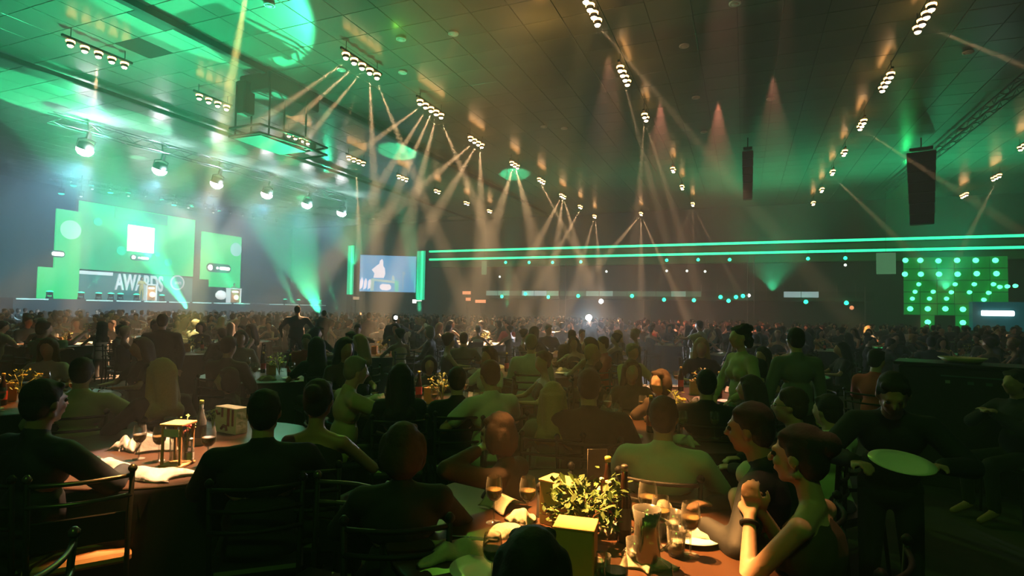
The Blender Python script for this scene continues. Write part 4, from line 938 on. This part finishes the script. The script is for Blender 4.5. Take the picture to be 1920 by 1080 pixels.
r17 = hero(1400, 748, 2.6, -78, 'man in a black suit and white collar in profile, right', SKIN2, HAIRD, C_SUIT, topname='jacket', wear='suit', hands=((-.22, .24, .80), (.1, .30, .80)), detail=1, lean=(0, .10))
b_ = Blob(); pp = r17[1]; b_.cap(pp['_T']((0, .112, .18)), pp['_T']((0, .118, .36)), .022, .045); b_.cap(pp['_T']((-.03, .05, .47)), pp['_T']((.03, .05, .47)), .06)
root17 = [o for o in COL.objects if o.get('label', '').startswith('man in a black suit and white')][0]
obj('collar', b_.mesh('collar', .012, 1), C_WHITE, root17)
r18 = hero(1478, 722, 3.5, -85, 'brown-haired man wearing glasses in profile, right', SKIN, HAIRR, C_BLACK, wear='shirt', hands=REST, detail=1)
bm = bmesh.new(); Hh = r18[1]['_h']
for s_ in (-1, 1):
    tubec(bm, [Hh((s_ * (.034 + .024 * math.cos(k * math.pi / 5)), .098, .004 + .02 * math.sin(k * math.pi / 5))) for k in range(11)], .002, 5); tubec(bm, [Hh((s_ * .058, .096, .008)), Hh((s_ * .082, .01, .006))], .002, 5)
tubec(bm, [Hh((-.01, .1, .008)), Hh((.01, .1, .008))], .002, 5)
root18 = [o for o in COL.objects if o.get('label', '').startswith('brown-haired man wearing')][0]; obj('glasses', bm, M_rail, root18)
r19 = hero(1492, 788, 2.15, -72, 'woman with pinned-up dark hair, bare arms raised and hands clasped', SKIN, HAIRD, C_BROWN, topname='dress', fem=True, hair='updo', wear='lowback', lean=(0, .06),
     hands=((-.035, .25, .95), (.035, .235, .96)), elbow=((-.35, .5, -1), (.35, .5, -1)), palm=(1, 0, 0), curl=.75, vox=.0085, detail=1)
root19 = [o for o in COL.objects if o.get('label', '').startswith('woman with pinned-up dark hair, bare')][0]
(wr_, el_) = r19[1]['_w'][0]; dn = (wr_ - el_).normalized(); cpt = wr_ - dn * .035
obj('bracelet', tubec(bmesh.new(), [cpt + dn.orthogonal().normalized().cross(dn) * .031 * math.sin(k * math.pi / 8) + dn.orthogonal().normalized() * .031 * math.cos(k * math.pi / 8) for k in range(17)], .009, 6), M_black, root19)
hero(1548, 735, 3.7, -55, 'man in a white shirt tinted green behind the two profiles, right', top=C_WHITE, wear='shirt', hands=LAP)
wv = hero(1675, 713, 2.8, 176, 'waiter in black facing us and carrying a white platter, right', SKIN2, HAIRD, C_BLACK, pose='stand', lean=(0, .42), head=(0, .1, 0), hands=((-.20, .54, 1.20), (.20, .54, 1.17)), wear='shirt', detail=1)
hero(1645, 652, 6.3, 30, 'guest in a bright red top behind the waiter', top=C_RED, wear='shirt', hands=REST)
hero(1708, 668, 6.6, -120, 'pale-faced guest in red facing left behind the waiter', top=C_RED, wear='shirt', fem=True, hair='bob', hands=REST)
hero(1384, 608, 5.4, -125, 'woman with curly dark hair standing in a white and olive blouse', top=C_OLIVE, bottom=C_GREEN, topname='blouse', pose='stand', fem=True, hair='curly', wear='shirt', hands=((-.15, .2, 1.0), (.15, .2, 1.0)))
hero(1490, 612, 5.3, -25, 'man standing in a grey shirt with his back turned, right', top=C_GREY, pose='stand', wear='shirt', hands=((-.28, .05, .85), (.28, .1, .85)))
hero(305, 587, 8.2, 0, 'man standing in black, large silhouette before the stage', pose='stand', wear='suit', topname='jacket', hands=((-.26, .05, .85), (.26, .05, .85)), width=1.15)
hero(558, 572, 15, 0, 'standing silhouette with wide shoulders under the green beams', pose='stand', wear='suit', topname='jacket', width=1.3, hands=((-.35, .05, .9), (.35, .05, .9)))
hero(608, 581, 18, 0, 'small standing silhouette below the left green column', pose='stand', wear='suit', topname='jacket', hands=((-.25, .05, .85), (.25, .05, .85)))
hero(692, 585, 17, 0, 'small standing silhouette below the blue side screen', pose='stand', wear='suit', topname='jacket', hands=((-.25, .05, .85), (.25, .05, .85)))
hero(741, 588, 14, 10, 'standing guest holding up a lit phone below the blue screen', pose='stand', wear='suit', topname='jacket', hands=((-.25, .05, .85), (.12, .35, 1.4)))
hero(85, 600, 8.8, 60, 'guest in a green shirt with a raised arm, far left', top=C_GREEN, wear='tee', hands=((-.15, .4, .9), (.2, .45, 1.15)))
hero(1000, 976, 1.40, 3, 'nearest dark-haired head at the bottom edge, back turned', hairm=HAIRD, hair='bob', fem=False, wear='shirt', hands=LAP, chairlab=0, vox=.010)
hero(1185, 672, 5.6, 172, 'long-haired woman facing us with an orange-lit face', hairm=HAIRR, fem=True, hair='long', wear='shirt', hands=REST, top=C_BROWN)
hero(1236, 690, 4.9, -140, 'brown-haired guest turned to the pink-lit table', hairm=HAIRR, wear='tee', hands=REST, top=C_BROWN, fem=True, hair='bob')
hero(1325, 690, 4.5, 0, 'dark-clothed guest whose back hides the pink-lit table', wear='suit', topname='jacket', hands=REST, width=1.1)
hero(1416, 670, 5.6, -100, 'guest with a bright orange-lit face below the curly-haired woman', wear='shirt', hands=REST)
hero(1402, 700, 4.6, -70, 'guest with long brown hair leaning to the pink-lit table', hairm=HAIRR, fem=True, hair='long', wear='shirt', hands=REST, top=C_BROWN)
hero(870, 622, 10, 0, 'guest in a brownish shirt, back turned, in the middle rows', top=C_GREY, wear='tee', hands=REST)
hero(1900, 690, 4.9, -140, 'dim guest at the right edge with folded hands', skin=SKIN2, wear='shirt', hands=((-.04, .3, .95), (.04, .3, .95)))
hero(1310, 600, 12.5, -60, 'guest standing with an arm stretched over the pink-lit crowd', pose='stand', wear='tee', top=C_WHITE, hands=((-.3, .45, 1.3), (.2, .2, 1.0)))
hero(805, 700, 6.6, 178, 'guest facing us behind the yellow flowers, face brightly lit', fem=True, hair='bob', wear='shirt', hands=((-.12, .3, .95), (.12, .3, .95)), top=C_BROWN)
# empty near chairs
def at_floor_chair(px, py, d, rz, label, seatm=None, slats=3, rail=None):
    p = at_d(px, py, d); o = chair(seatm, slats, rail=rail or M_rail); o.location = (p.x, p.y, 0); o.rotation_euler = (0, 0, rz); tag(o, label, 'chair'); return o
p = at_d(155, 955, 2.32)
at_floor_chair(158, 950, 2.85, away(p.x, p.y) - math.radians(4) - math.pi / 2, 'nearest black metal chair with curved rails and an amber-lit seat, lower left', M_seat, 2)
p = at_d(-20, 1040, 2.1)
at_floor_chair(-75, 1040, 1.75, away(p.x, p.y) + math.radians(60) - math.pi / 2, 'black metal chair cut by the lower left corner', None, 2)
p = at_d(600, 960, 2.4); at_floor_chair(600, 960, 2.45, away(p.x, p.y) + math.radians(140) - math.pi / 2, 'dark metal chair with a glinting frame, bottom left of centre', None, 2)
p = at_d(1300, 1030, 1.75); at_floor_chair(1330, 1040, 1.5, away(p.x, p.y) + math.radians(20) - math.pi / 2, 'black chair with a chrome rim at the bottom right of the table', None, 1)
# ---------------------------------------------------------------- things on the nearest table
G0 = wine_glass(.5); T0 = tumbler(); B0 = bottle(M_glassd, M_gold, M_label); NM = napkin_mesh(seed=4); PL = plate_mesh(); KN = knife_mesh(); FK = fork_mesh()
for z_ in (G0, T0, B0): KIDS(z_); z_.location = (0, 0, -50)
PROT = {'glass': [G0, False], 'tumbler': [T0, False], 'bottle': [B0, False]}
def place(kind, x, y, label, cat, group=None, rz=0, sc=1, z=TZ):
    e = PROT[kind]
    if not e[1]: o = e[0]; e[1] = True; o.location = (x, y, z); o.rotation_euler = (0, 0, rz)
    else: o = dup(e[0], (x, y, z), rz)
    o.scale = (sc,) * 3; return tag(o, label, cat, group)
def gl(px, py, label, sc=1, kind='glass', top=.205): p = at_z(px, py, TZ + top * sc); place(kind, p.x, p.y, label, 'glass' if kind != 'bottle' else 'bottle', None, 0, sc)
gl(927, 893, 'wine glass behind the tent-folded napkin on the nearest table'); gl(990, 895, 'wine glass left of the tall wooden box on the nearest table')
gl(1215, 903, 'tallest wine glass behind the cluster on the nearest table', 1.1); gl(1239, 930, 'plain wine glass just right of the tallest one'); gl(1295, 942, 'wine glass at the right end of the cluster, before the black suit')
gl(1155, 1034, 'empty wine glass at the bottom edge right of the wooden boxes', 1.0); gl(1240, 1058, 'wine glass cut by the bottom edge below the napkins'); gl(924, 1000, 'wine glass left of the nearest head at the table edge', .9)
gl(1262, 958, 'short wide tumbler between the wine glasses on the nearest table', 1.0, 'tumbler', .105); gl(1190, 1010, 'dark tumbler before the pitcher on the nearest table', .9, 'tumbler', .105)
gl(1192, 935, 'small wine glass left of the tallest one, behind the pitcher', .85); gl(1268, 990, 'half-full tumbler on the napkins at the right', 1.0, 'tumbler', .105); gl(1128, 1040, 'tumbler between the front box and the bottom wine glass', .9, 'tumbler', .105)
gl(1140, 857, 'dark bottle with yellow cap and red label on the nearest table', 1, 'bottle', .29)
o = bottle(M_glassd, M_rail, M_card, .31, .03); p = at_z(1171, 873, TZ + .31); o.location = (p.x, p.y, TZ); tag(o, 'slender unlit bottle right of the yellow-capped one', 'bottle')
# pitcher with ice
pt = empty('glass_pitcher', (0, 0, 0), 0, 'glass pitcher with ice and leaves in the middle of the nearest table', 'pitcher'); q = at_z(1213, 958, TZ + .2); pt.location = (q.x, q.y, TZ)
obj('jug', lathe(bmesh.new(), [(.001, .004), (.045, .003), (.052, .03), (.045, .15), (.055, .21), (.052, .21), (.042, .15), (.048, .03), (.001, .012)], 20, cap=False), M_glassg, pt)
obj('handle', tubec(bmesh.new(), [(.05, 0, .18), (.085, 0, .17), (.09, 0, .1), (.052, 0, .06)], .006), M_glass, pt)
for k in range(6): obj('ice_cube', box(.02 * math.cos(k), .02 * math.sin(k), .05 + .02 * k, .025, .025, .025, k, bev=.004), M_ice, pt)
# wooden boxes and greenery
q = at_z(1052, 900, TZ + .19); wb = wooden_box(.15, .11, .185, None, True); wb.location = (q.x, q.y, TZ); wb.rotation_euler = (0, 0, -.25); tag(wb, 'tall pale wooden box behind, left of the green herbs', 'box')
q = at_z(1080, 982, TZ + .19); wb = wooden_box(.135, .11, .185, None, True); wb.location = (q.x, q.y, TZ); wb.rotation_euler = (0, 0, .12); tag(wb, 'tall pale wooden box in front, below the green herbs', 'box')
q = at_z(1095, 985, TZ + .05); lf = leafy('herb_bunch', 300, .29, .17, M_leaf, 5, .024); lf.location = (q.x, q.y, TZ); tag(lf, 'drooping bunch of green herbs between the wooden boxes', 'plant')
q = at_z(1140, 915, TZ + .16); lf = leafy('flower_bunch', 60, .2, .07, M_leafy, 8, .02, M_nap); lf.location = (q.x, q.y, TZ + .0); tag(lf, 'pale flowers standing by the yellow-capped bottle', 'plant')
q = at_z(1120, 842, TZ + .24); mc = empty('menu_holder', (q.x, q.y, TZ), .5, 'dark upright menu card behind the herbs on the nearest table', 'menu'); obj('card', box(0, 0, .12, .1, .004, .24), M_card, mc); obj('stand', box(0, 0, .008, .1, .05, .016, bev=.003), M_black, mc); obj('rim', tubec(bmesh.new(), [(-.05, 0, 0), (-.05, 0, .24), (.05, 0, .24), (.05, 0, 0)], .002, 5), M_rail, mc)
def nap(px, py, label, w=.3, d=.2, h=.05, rz=0, seed=0, tent=False, droop=0, m=None, z=TZ):
    q = at_z(px, py, z); o = obj('napkin', napkin_mesh(w, d, h, seed, tent, droop), m or M_nap); o.location = (q.x, q.y, z); o.rotation_euler = (0, 0, rz); return tag(o, label, 'napkin')
nap(938, 950, 'tent-folded cream napkin behind the knife on the nearest table', .19, .15, .085, -.2, 2, True)
nap(862, 1037, 'large loose napkin hanging at the left edge of the nearest table', .26, .22, .05, .5, 5, m=M_nap)
nap(976, 976, 'small crumpled napkin at the foot of the left box', .12, .10, .05, .3, 8); nap(1300, 1003, 'flat white napkin on the right side of the nearest table', .26, .12, .02, -.2, 3)
nap(1100, 1076, 'cream napkin corner at the bottom edge before the front box', .16, .14, .06, .8, 9); nap(1255, 1000, 'crumpled napkin under the short tumbler', .16, .12, .07, .4, 12)
nap(1205, 1058, 'folded napkin between the bottom glasses', .14, .18, .05, 1.2, 15)
nap(1235, 972, 'crumpled napkin behind the pitcher', .16, .12, .08, 1.0, 61); nap(1150, 1000, 'twisted napkin at the foot of the dark bottles', .14, .10, .06, .2, 62); nap(945, 1000, 'napkin beside the wine glass left of the nearest head', .15, .09, .04, .9, 63)
def flat(me, name, px, py, rz, label, cat, z=TZ + .002): q = at_z(px, py, z); o = obj(name, me); o.location = (q.x, q.y, z); o.rotation_euler = (0, 0, rz); return tag(o, label, cat)
flat(KN, 'knife', 880, 1009, .2, 'steel knife lying above the loose napkin', 'knife'); flat(PL, 'plate', 1300, 1010, 0, 'white plate under the flat napkin on the right', 'plate', TZ); flat(PL, 'plate', 905, 1075, 0, 'white plate at the lower left edge of the nearest table', 'plate', TZ)
def shaker(px, py, label):
    q = at_z(px, py, TZ + .06); r_ = empty('shaker', (q.x, q.y, TZ), 0, label, 'shaker'); obj('glass', lathe(bmesh.new(), [(.016, 0), (.018, .01), (.014, .045)], 12), M_glass, r_); obj('lid', lathe(bmesh.new(), [(.015, .045), (.013, .058), (.004, .064)], 12), M_steel, r_); obj('filling', lathe(bmesh.new(), [(.013, .004), (.014, .03)], 10), M_porc, r_)
shaker(1197, 1022, 'left salt shaker before the pitcher'); shaker(1206, 1024, 'right salt shaker before the pitcher')
# ---------------------------------------------------------------- things on the near left table
nap(205, 870, 'long napkin hanging over the edge of the left table', .42, .13, .03, -.10, 21, droop=.16); nap(290, 893, 'broad crumpled napkin at the front of the left table', .34, .17, .05, .25, 22)
nap(240, 842, 'puffy napkin heap behind the cutlery on the left table', .22, .16, .09, .4, 23); nap(298, 845, 'napkin leaning against the wooden lantern', .20, .12, .12, .9, 24, True)
flat(KN, 'knife', 190, 862, -.35, 'knife at the left edge of the left table', 'knife'); flat(FK, 'fork', 195, 868, -.32, 'fork beside the knife on the left table', 'fork')
gl(263, 797, 'wine glass at the back left of the left table'); gl(300, 800, 'clouded wine glass behind the puffy napkin'); gl(392, 800, 'large wine glass right of the wooden lantern', 1.1); gl(275, 812, 'low tumbler among the napkins on the left table', 1, 'tumbler', .105); gl(320, 782, 'tumbler with a pale rim behind the lantern', 1.2, 'tumbler', .105)
q = at_z(335, 795, TZ + .24); ln = empty('wooden_lantern', (q.x, q.y, TZ), .3, 'amber wooden lantern with corner posts on the left table', 'lantern')
for sx in (-1, 1):
    for sy in (-1, 1): obj('corner_post', box(sx * .055, sy * .055, .12, .014, .014, .24, bev=.002), M_wood, ln)
obj('top_board', box(0, 0, .245, .14, .14, .014, bev=.003), M_wood, ln); obj('base_board', box(0, 0, .007, .14, .14, .014, bev=.003), M_wood, ln); obj('label_card', box(0, -.062, .2, .09, .004, .045), M_nap, ln); obj('inner_glass', lathe(bmesh.new(), [(.04, .014), (.045, .2)], 14, cap=False), M_glass, ln)
q = at_z(352, 775, TZ + .28); lf = leafy('red_flowers', 40, .28, .05, M_leafy, 31, .015, M_red); lf.location = (q.x, q.y, TZ); tag(lf, 'red flowers behind the wooden lantern', 'plant')
q = at_z(357, 822, TZ + .15); o = bottle(M_glass, M_porc, M_nap, .15, .022); o.location = (q.x, q.y, TZ); tag(o, 'small clear bottle with a pale cap right of the lantern', 'bottle')
q = at_z(378, 762, TZ + .26); o = bottle(M_glassg, M_leafy, M_card, .3, .034); o.location = (q.x, q.y, TZ); tag(o, 'green wine bottle behind the red flowers', 'bottle')
q = at_z(435, 757, TZ + .21); sb = empty('striped_box', (q.x, q.y, TZ), -.1, 'white box with brown bars and a curved mark, on the left table', 'box'); w_ = .24
obj('carton', box(0, 0, .095, w_, .1, .19, bev=.003), M_nap, sb); Mb = mat('brown_print', (.16, .035, .012), .7)
for (x, w2, z_, h_) in ((-.035, .022, .15, .07), (.035, .028, .12, .13), (.085, .022, .12, .12)): obj('printed_bar', box(x, -.052, z_, w2, .003, h_), Mb, sb)
obj('printed_swirl', tubec(bmesh.new(), [(-.04, -.052, .03), (-.015, -.052, .055), (.015, -.052, .05), (.02, -.052, .02)], .012), Mb, sb)
obj('printed_swirl', tubec(bmesh.new(), [(-.105, -.052, .16), (-.085, -.052, .135), (-.06, -.052, .14)], .010), Mb, sb)
q = at_z(400, 775, TZ + .12); lf = leafy('leaf_bunch', 30, .15, .05, M_leafy, 33, .02); lf.location = (q.x, q.y, TZ); tag(lf, 'yellow green leaves left of the striped box', 'plant')
# ---------------------------------------------------------------- tableware on the other tables that one can make out
cp0 = wooden_box(.1, .1, .16); KIDS(cp0); cpu = [False]
lfm = leafy('flower_centrepiece', 60, .3, .13, M_leafy, 41, .024, M_gold); KIDS(lfm); lfu = [False]
nmesh = [napkin_mesh(.24, .16, .06, 50 + k, k == 1) for k in range(3)]
for m_ in nmesh: m_.materials.append(M_nap)
near_tabs = [i for i in order if i not in (0, 1)][:25]
for n_i, i in enumerate(near_tabs):
    t = TABLES[i]; rg = random.Random(100 + i); L_ = TAB[i]
    if not cpu[0]: o = cp0; cpu[0] = True; o.location = (t.x, t.y, TZ)
    else: o = dup(cp0, (t.x, t.y, TZ), rg.uniform(0, 1.5))
    tag(o, 'pale wooden box on the ' + L_, 'box', 'wooden boxes at the table centres')
    a0 = rg.uniform(0, 6)
    if not lfu[0]: o = lfm; lfu[0] = True; o.location = (t.x + .1, t.y, TZ)
    else: o = dup(lfm, (t.x + .11, t.y + .04, TZ), a0)
    tag(o, 'yellow flowers and leaves on the ' + L_, 'plant', 'flowers at the table centres')
    for k in range(9 if n_i < 6 else 5):
        a = a0 + k * (.7 if n_i < 6 else 1.25) + rg.uniform(-.2, .2); r_ = rg.uniform(.3, .68)
        place('glass', t.x + r_ * math.cos(a), t.y + r_ * math.sin(a), 'wine glass on the ' + L_, 'glass', 'wine glasses on the ' + L_, 0, rg.uniform(.95, 1.1))
    for k in range(3):
        a = a0 + k * 2.1; o = obj('napkin', nmesh[k]); o.location = (t.x + .6 * math.cos(a), t.y + .6 * math.sin(a), TZ); o.rotation_euler = (0, 0, a * 1.7); tag(o, 'white napkin on the ' + L_, 'napkin', 'napkins on the ' + L_)
    for k in range(2):
        a = a0 + 1 + k * 2.6; place('bottle', t.x + .3 * math.cos(a), t.y + .3 * math.sin(a), 'dark bottle on the ' + L_, 'bottle', 'bottles on the ' + L_, a)
    for k in range(2 if n_i < 12 else 0):
        a = a0 + .5 + k * 3; o = obj('plate', PL); o.location = (t.x + .62 * math.cos(a), t.y + .62 * math.sin(a), TZ); tag(o, 'white plate on the ' + L_, 'plate', 'plates on the ' + L_)
bm = bmesh.new()
for i in order:
    if i in near_tabs or i in (0, 1): continue
    t = TABLES[i]; rg = random.Random(300 + i)
    bx(bm, t.x, t.y, TZ + .09, .12, .12, .18, rg.uniform(0, 1))
    for k in range(6):
        a = rg.uniform(0, 6.28); r_ = rg.uniform(.2, .75); x, y = t.x + r_ * math.cos(a), t.y + r_ * math.sin(a)
        if k < 4: cyl(bm, (x, y, TZ), (x, y, TZ + .1), .006, seg=4); cyl(bm, (x, y, TZ + .1), (x, y, TZ + .2), .02, .034, seg=6)
        else: cyl(bm, (x, y, TZ), (x, y, TZ + .03), .1, .02, seg=6)
o = obj('tableware', bm, mat('far_tableware', (.6, .52, .4), .4)); tag(o, 'glasses, boxes and napkins on the farthest tables', 'tableware', kind='stuff')
# counter and platter on the right
q = at_d(1805, 684, 5.6); ct = empty('serving_counter', (q.x, q.y, 0), away(q.x, q.y) - math.pi / 2, 'tall black serving counter at the right behind the waiter', 'counter'); W_ = 1.06; zc = q.z
obj('body', box(0, .3, zc / 2 - .02, W_, .55, zc - .04, bev=.01), M_cloth, ct); obj('top', box(0, .3, zc - .015, W_ + .08, .62, .03, bev=.006), M_black, ct); obj('front_rail', box(.1, .01, zc - .12, .55, .02, .012), mat('dull_green_rail', (.05, .12, .10), .4), ct)
for k, x in enumerate((-.12, .06, .2)): obj('front_mark', box(x, .018, zc - .18, .05 if k else .04, .01, .03), mat('grey_mark', (.25, .28, .27), .6) if k == 0 else mat('green_mark', (.03, .10, .07), .6), ct)
o = obj('serving_dish', lathe(bmesh.new(), [(.001, 0), (.14, .01), (.2, .05), (.21, .05), (.15, .0), (.001, -.004)], 24, cap=False), mat('olive_dish', (.35, .33, .10), .4)); o.location = q + Vector((math.cos(away(q.x, q.y)) * .3, math.sin(away(q.x, q.y)) * .3, .006)); tag(o, 'olive serving dish on the black counter', 'dish')
q = at_d(1690, 872, 2.38); pm = bpy.data.meshes.new('platter'); bm = lathe(bmesh.new(), [(.001, 0), (.12, .002), (.17, .02), (.175, .024), (.12, .01), (.001, .008)], 30, cap=False); bm.transform(Matrix.Diagonal((.70, .40, .7, 1))); bm.to_mesh(pm); bm.free()
o = obj('platter', pm, M_porc); o.location = q; o.rotation_euler = Matrix.Rotation(away(q.x, q.y) - math.pi / 2, 3, 'Z').to_4x4().to_euler(); o.rotation_euler = (math.radians(28), math.radians(6), away(q.x, q.y) - math.pi / 2); tag(o, 'oval white platter tinted green, held by the waiter', 'platter')
# phones and the dazzling light
def phone(px, py, d, label, e, r_):
    q = at_d(px, py, d); root = empty('phone', tuple(q), away(q.x, q.y) - math.pi / 2, label, 'phone'); obj('case', box(0, 0, 0, .075, .009, .15, bev=.003), M_black, root)
    obj('lit_flash', lathe(bmesh.new(), [(.001, 0), (r_, 0), (r_, .006), (.001, .006)], 12), e, root).rotation_euler = (math.pi / 2, 0, 0); root.children[-1].location = (0, -.006, .02); return q
qf = phone(742, 597, 13.8, 'small lit phone held up below the blue side screen', em('phone_flash', (1, 1, .95), 30), .045)
qd = phone(1104, 597, 17, 'dazzling white phone light shining at us over the centre crowd', em('phone_torch', (.92, .95, 1), 90), .09)
spot(qd - Vector((math.cos(away(qd.x, qd.y)), math.sin(away(qd.x, qd.y)), 0)) * .05, Vector((0, 0, 1.7)), 900, 150, (.80, .87, 1), .8, .05, 'phone_torch_light')
hero(1106, 601, 17.3, 178, 'standing guest holding the dazzling phone light over the crowd', pose='stand', wear='suit', topname='jacket', hands=((-.25, .05, .85), (.02, .22, 1.50)))
# ---------------------------------------------------------------- the seated crowd
cl_choice = [(C_BLACK, 'black'), (C_SUIT, 'dark blue-black'), (C_NAVY, 'navy'), (C_GREY, 'grey'), (C_BROWN, 'brown'), (C_OLIVE, 'pale olive'), (C_WHITE, 'white'), (C_RED, 'red')]
hr_choice = [(HAIRD, 'dark-haired'), (HAIRR, 'brown-haired'), (HAIRB, 'blonde'), (HAIRG, 'grey-haired')]
protos = []
for k, kw in enumerate([dict(hair='short', wear='shirt', hands=REST), dict(hair='short', wear='suit', hands=LAP, width=1.1), dict(hair='long', fem=True, wear='tee', hands=REST), dict(hair='bob', fem=True, wear='shirt', hands=LAP),
                        dict(hair='updo', fem=True, wear='dress', hands=REST, head=(.5, 0, 0)), dict(hair='short', wear='tee', hands=((-.1, .2, 1.05), (.2, .35, .8)), lean=(0, .15), head=(-.4, 0, 0)), dict(hair='long', fem=True, wear='dress', hands=((-.15, .35, .8), (.1, .3, .95)), head=(.6, 0, 0), lean=(.06, .05))]):
    protos.append((make_person(vox=.027, **kw), kw))
low = [make_person(vox=.055, **kw) for kw in (dict(hair='short', wear='suit', hands=REST), dict(hair='bob', fem=True, wear='shirt', hands=REST), dict(hair='long', fem=True, wear='tee', hands=LAP), dict(hair='short', wear='tee', hands=LAP, width=1.1))]
seats = []; rs_ = random.Random(5)
for i in order:
    t = TABLES[i]
    if i in (0, 1, 2): continue
    n = 8; a0 = rs_.uniform(0, 6.28)
    for k in range(n):
        a = a0 + k * 2 * math.pi / n + rs_.uniform(-.08, .08); x, y = t.x + 1.22 * math.cos(a), t.y + 1.22 * math.sin(a); q = pix((x, y, 1.2))
        if q[2] < 4.9 or not (-60 < q[0] < 1980): continue
        if any(math.hypot(x - hx, y - hy) < (.62 if q[2] < 12 else .5) for hx, hy in HEROES): continue
        if any(math.hypot(x - s_[1], y - s_[2]) < .58 for s_ in seats[-80:]): continue
        if any((Vector((x, y)) - tt_).length < 1.1 for j_, tt_ in enumerate(TABLES) if j_ != i): continue
        if i in (4, 5, 8, 10) and math.cos(a - away(t.x, t.y)) < -.2: continue
        if rs_.random() < .05: continue
        seats.append((q[2], x, y, a, i, q))
seats.sort(key=lambda s: s[0]); nlab = {}
NIND = 250; chm = simple_chair_mesh(); far_ = []
for n_s, (d_, x, y, a, i, q) in enumerate(seats):
    rz = a + math.pi / 2 + rs_.uniform(-.25, .25)
    if n_s >= NIND: far_.append((x, y, rz)); continue
    P_, kw = protos[rs_.randrange(len(protos))]; c_, cn = cl_choice[rs_.choices(range(8), [10, 8, 5, 3, 3, 1.2, 1.6, .8])[0]]; h_, hn = hr_choice[rs_.choices(range(4), [10, 4, 2, 1])[0]]
    fa = (rz + math.pi / 2 - away(x, y)) % (2 * math.pi); turn = 'back turned' if fa < .8 or fa > 5.5 else 'facing left' if fa < 2.4 else 'facing us' if fa < 3.9 else 'facing right'
    col, row = zone(q)
    l = '%s guest in %s, %s, %s rows, %s' % (hn, cn, turn, row, col)
    sk_ = (SKIN, SKIN2)[rs_.random() < .4]
    root = empty('person', (x, y, 0), rz, l, 'person', 'seated guests in the %s rows, %s' % (row, col)); root.scale = (rs_.uniform(.94, 1.03),) * 3
    for nm, m_ in (('body', sk_), ('shirt', c_), ('trousers', C_BLACK), ('hair', h_)):
        o = obj(nm, P_[nm]); 
        if not P_[nm].materials: P_[nm].materials.append(m_)
        o.parent = root; o.material_slots[0].link = 'OBJECT'; o.material_slots[0].material = m_
    if n_s < 75: put_chair(x, y, rz, 'chair of ' + l, 'chairs in the %s rows, %s' % (row, col))
    else: o = obj('metal_chair', chm); o.location = (x, y, 0); o.rotation_euler = (0, 0, rz); tag(o, 'chair of ' + l, 'chair', 'chairs in the %s rows, %s' % (row, col))
# everyone beyond: one joined crowd
mats_ = [SKIN, C_BLACK, HAIRD, C_GREY, HAIRR, C_WHITE]; V_, F_, MI_ = [], [], []; off = 0
def arr(me):
    v = np.empty(len(me.vertices) * 3, 'f'); me.vertices.foreach_get('co', v); f = np.array([list(p.vertices) if len(p.vertices) == 4 else list(p.vertices) + [p.vertices[0]] for p in me.polygons], 'i'); return v.reshape(-1, 3), f
LOW = [[(arr(L_['body']), 0), (arr(L_['shirt']), 1), (arr(L_['hair']), 2)] for L_ in low]
for (x, y, rz) in far_:
    L_ = LOW[rs_.randrange(4)]; sc = rs_.uniform(.94, 1.06); c_, s_ = math.cos(rz) * sc, math.sin(rz) * sc; alt = rs_.random(); alh = rs_.random()
    for (v, f), mi in L_:
        w = np.empty_like(v); w[:, 0] = v[:, 0] * c_ - v[:, 1] * s_ + x; w[:, 1] = v[:, 0] * s_ + v[:, 1] * c_ + y; w[:, 2] = v[:, 2] * sc
        if mi == 1: mi = 3 if alt > .85 else 5 if alt > .76 else 1
        if mi == 2: mi = 4 if alh > .7 else 2
        V_.append(w); F_.append(f + off); MI_.append(np.full(len(f), mi, 'i')); off += len(v)
if V_:
    V_ = np.concatenate(V_); F_ = np.concatenate(F_); MI_ = np.concatenate(MI_)
    me = bpy.data.meshes.new('crowd'); faces = [tuple(r[:3]) if r[3] == r[0] else tuple(r) for r in F_.tolist()]; me.from_pydata(V_.tolist(), [], faces); me.polygons.foreach_set('material_index', MI_); me.polygons.foreach_set('use_smooth', np.ones(len(faces), bool))
    for m_ in mats_: me.materials.append(m_)
    o = obj('crowd', me); tag(o, 'hundreds of seated guests in the farthest rows, too small to tell apart', 'crowd', kind='stuff')
# tell look-alikes apart by their order in the picture, left to right
ORDN = ['leftmost', 'second from left', 'third from left', 'fourth from left', 'fifth from left', 'sixth from left', 'seventh from left', 'eighth from left', 'ninth from left', 'tenth from left', 'eleventh from left', 'twelfth from left', 'thirteenth from left', 'fourteenth from left', 'fifteenth from left', 'sixteenth from left', 'seventeenth from left', 'eighteenth from left']
same = {}
for o in COL.objects:
    if not o.parent and o.get('category') and o.get('label'): same.setdefault(o['label'], []).append(o)
for l, os_ in same.items():
    if 1 < len(os_) <= len(ORDN):
        os_.sort(key=lambda o: pix(o.location)[0])
        for k, o in enumerate(os_): o['label'] = l + ', ' + ORDN[k]
print('seats', len(seats), 'tables', len(TABLES), 'objects', len(COL.objects))
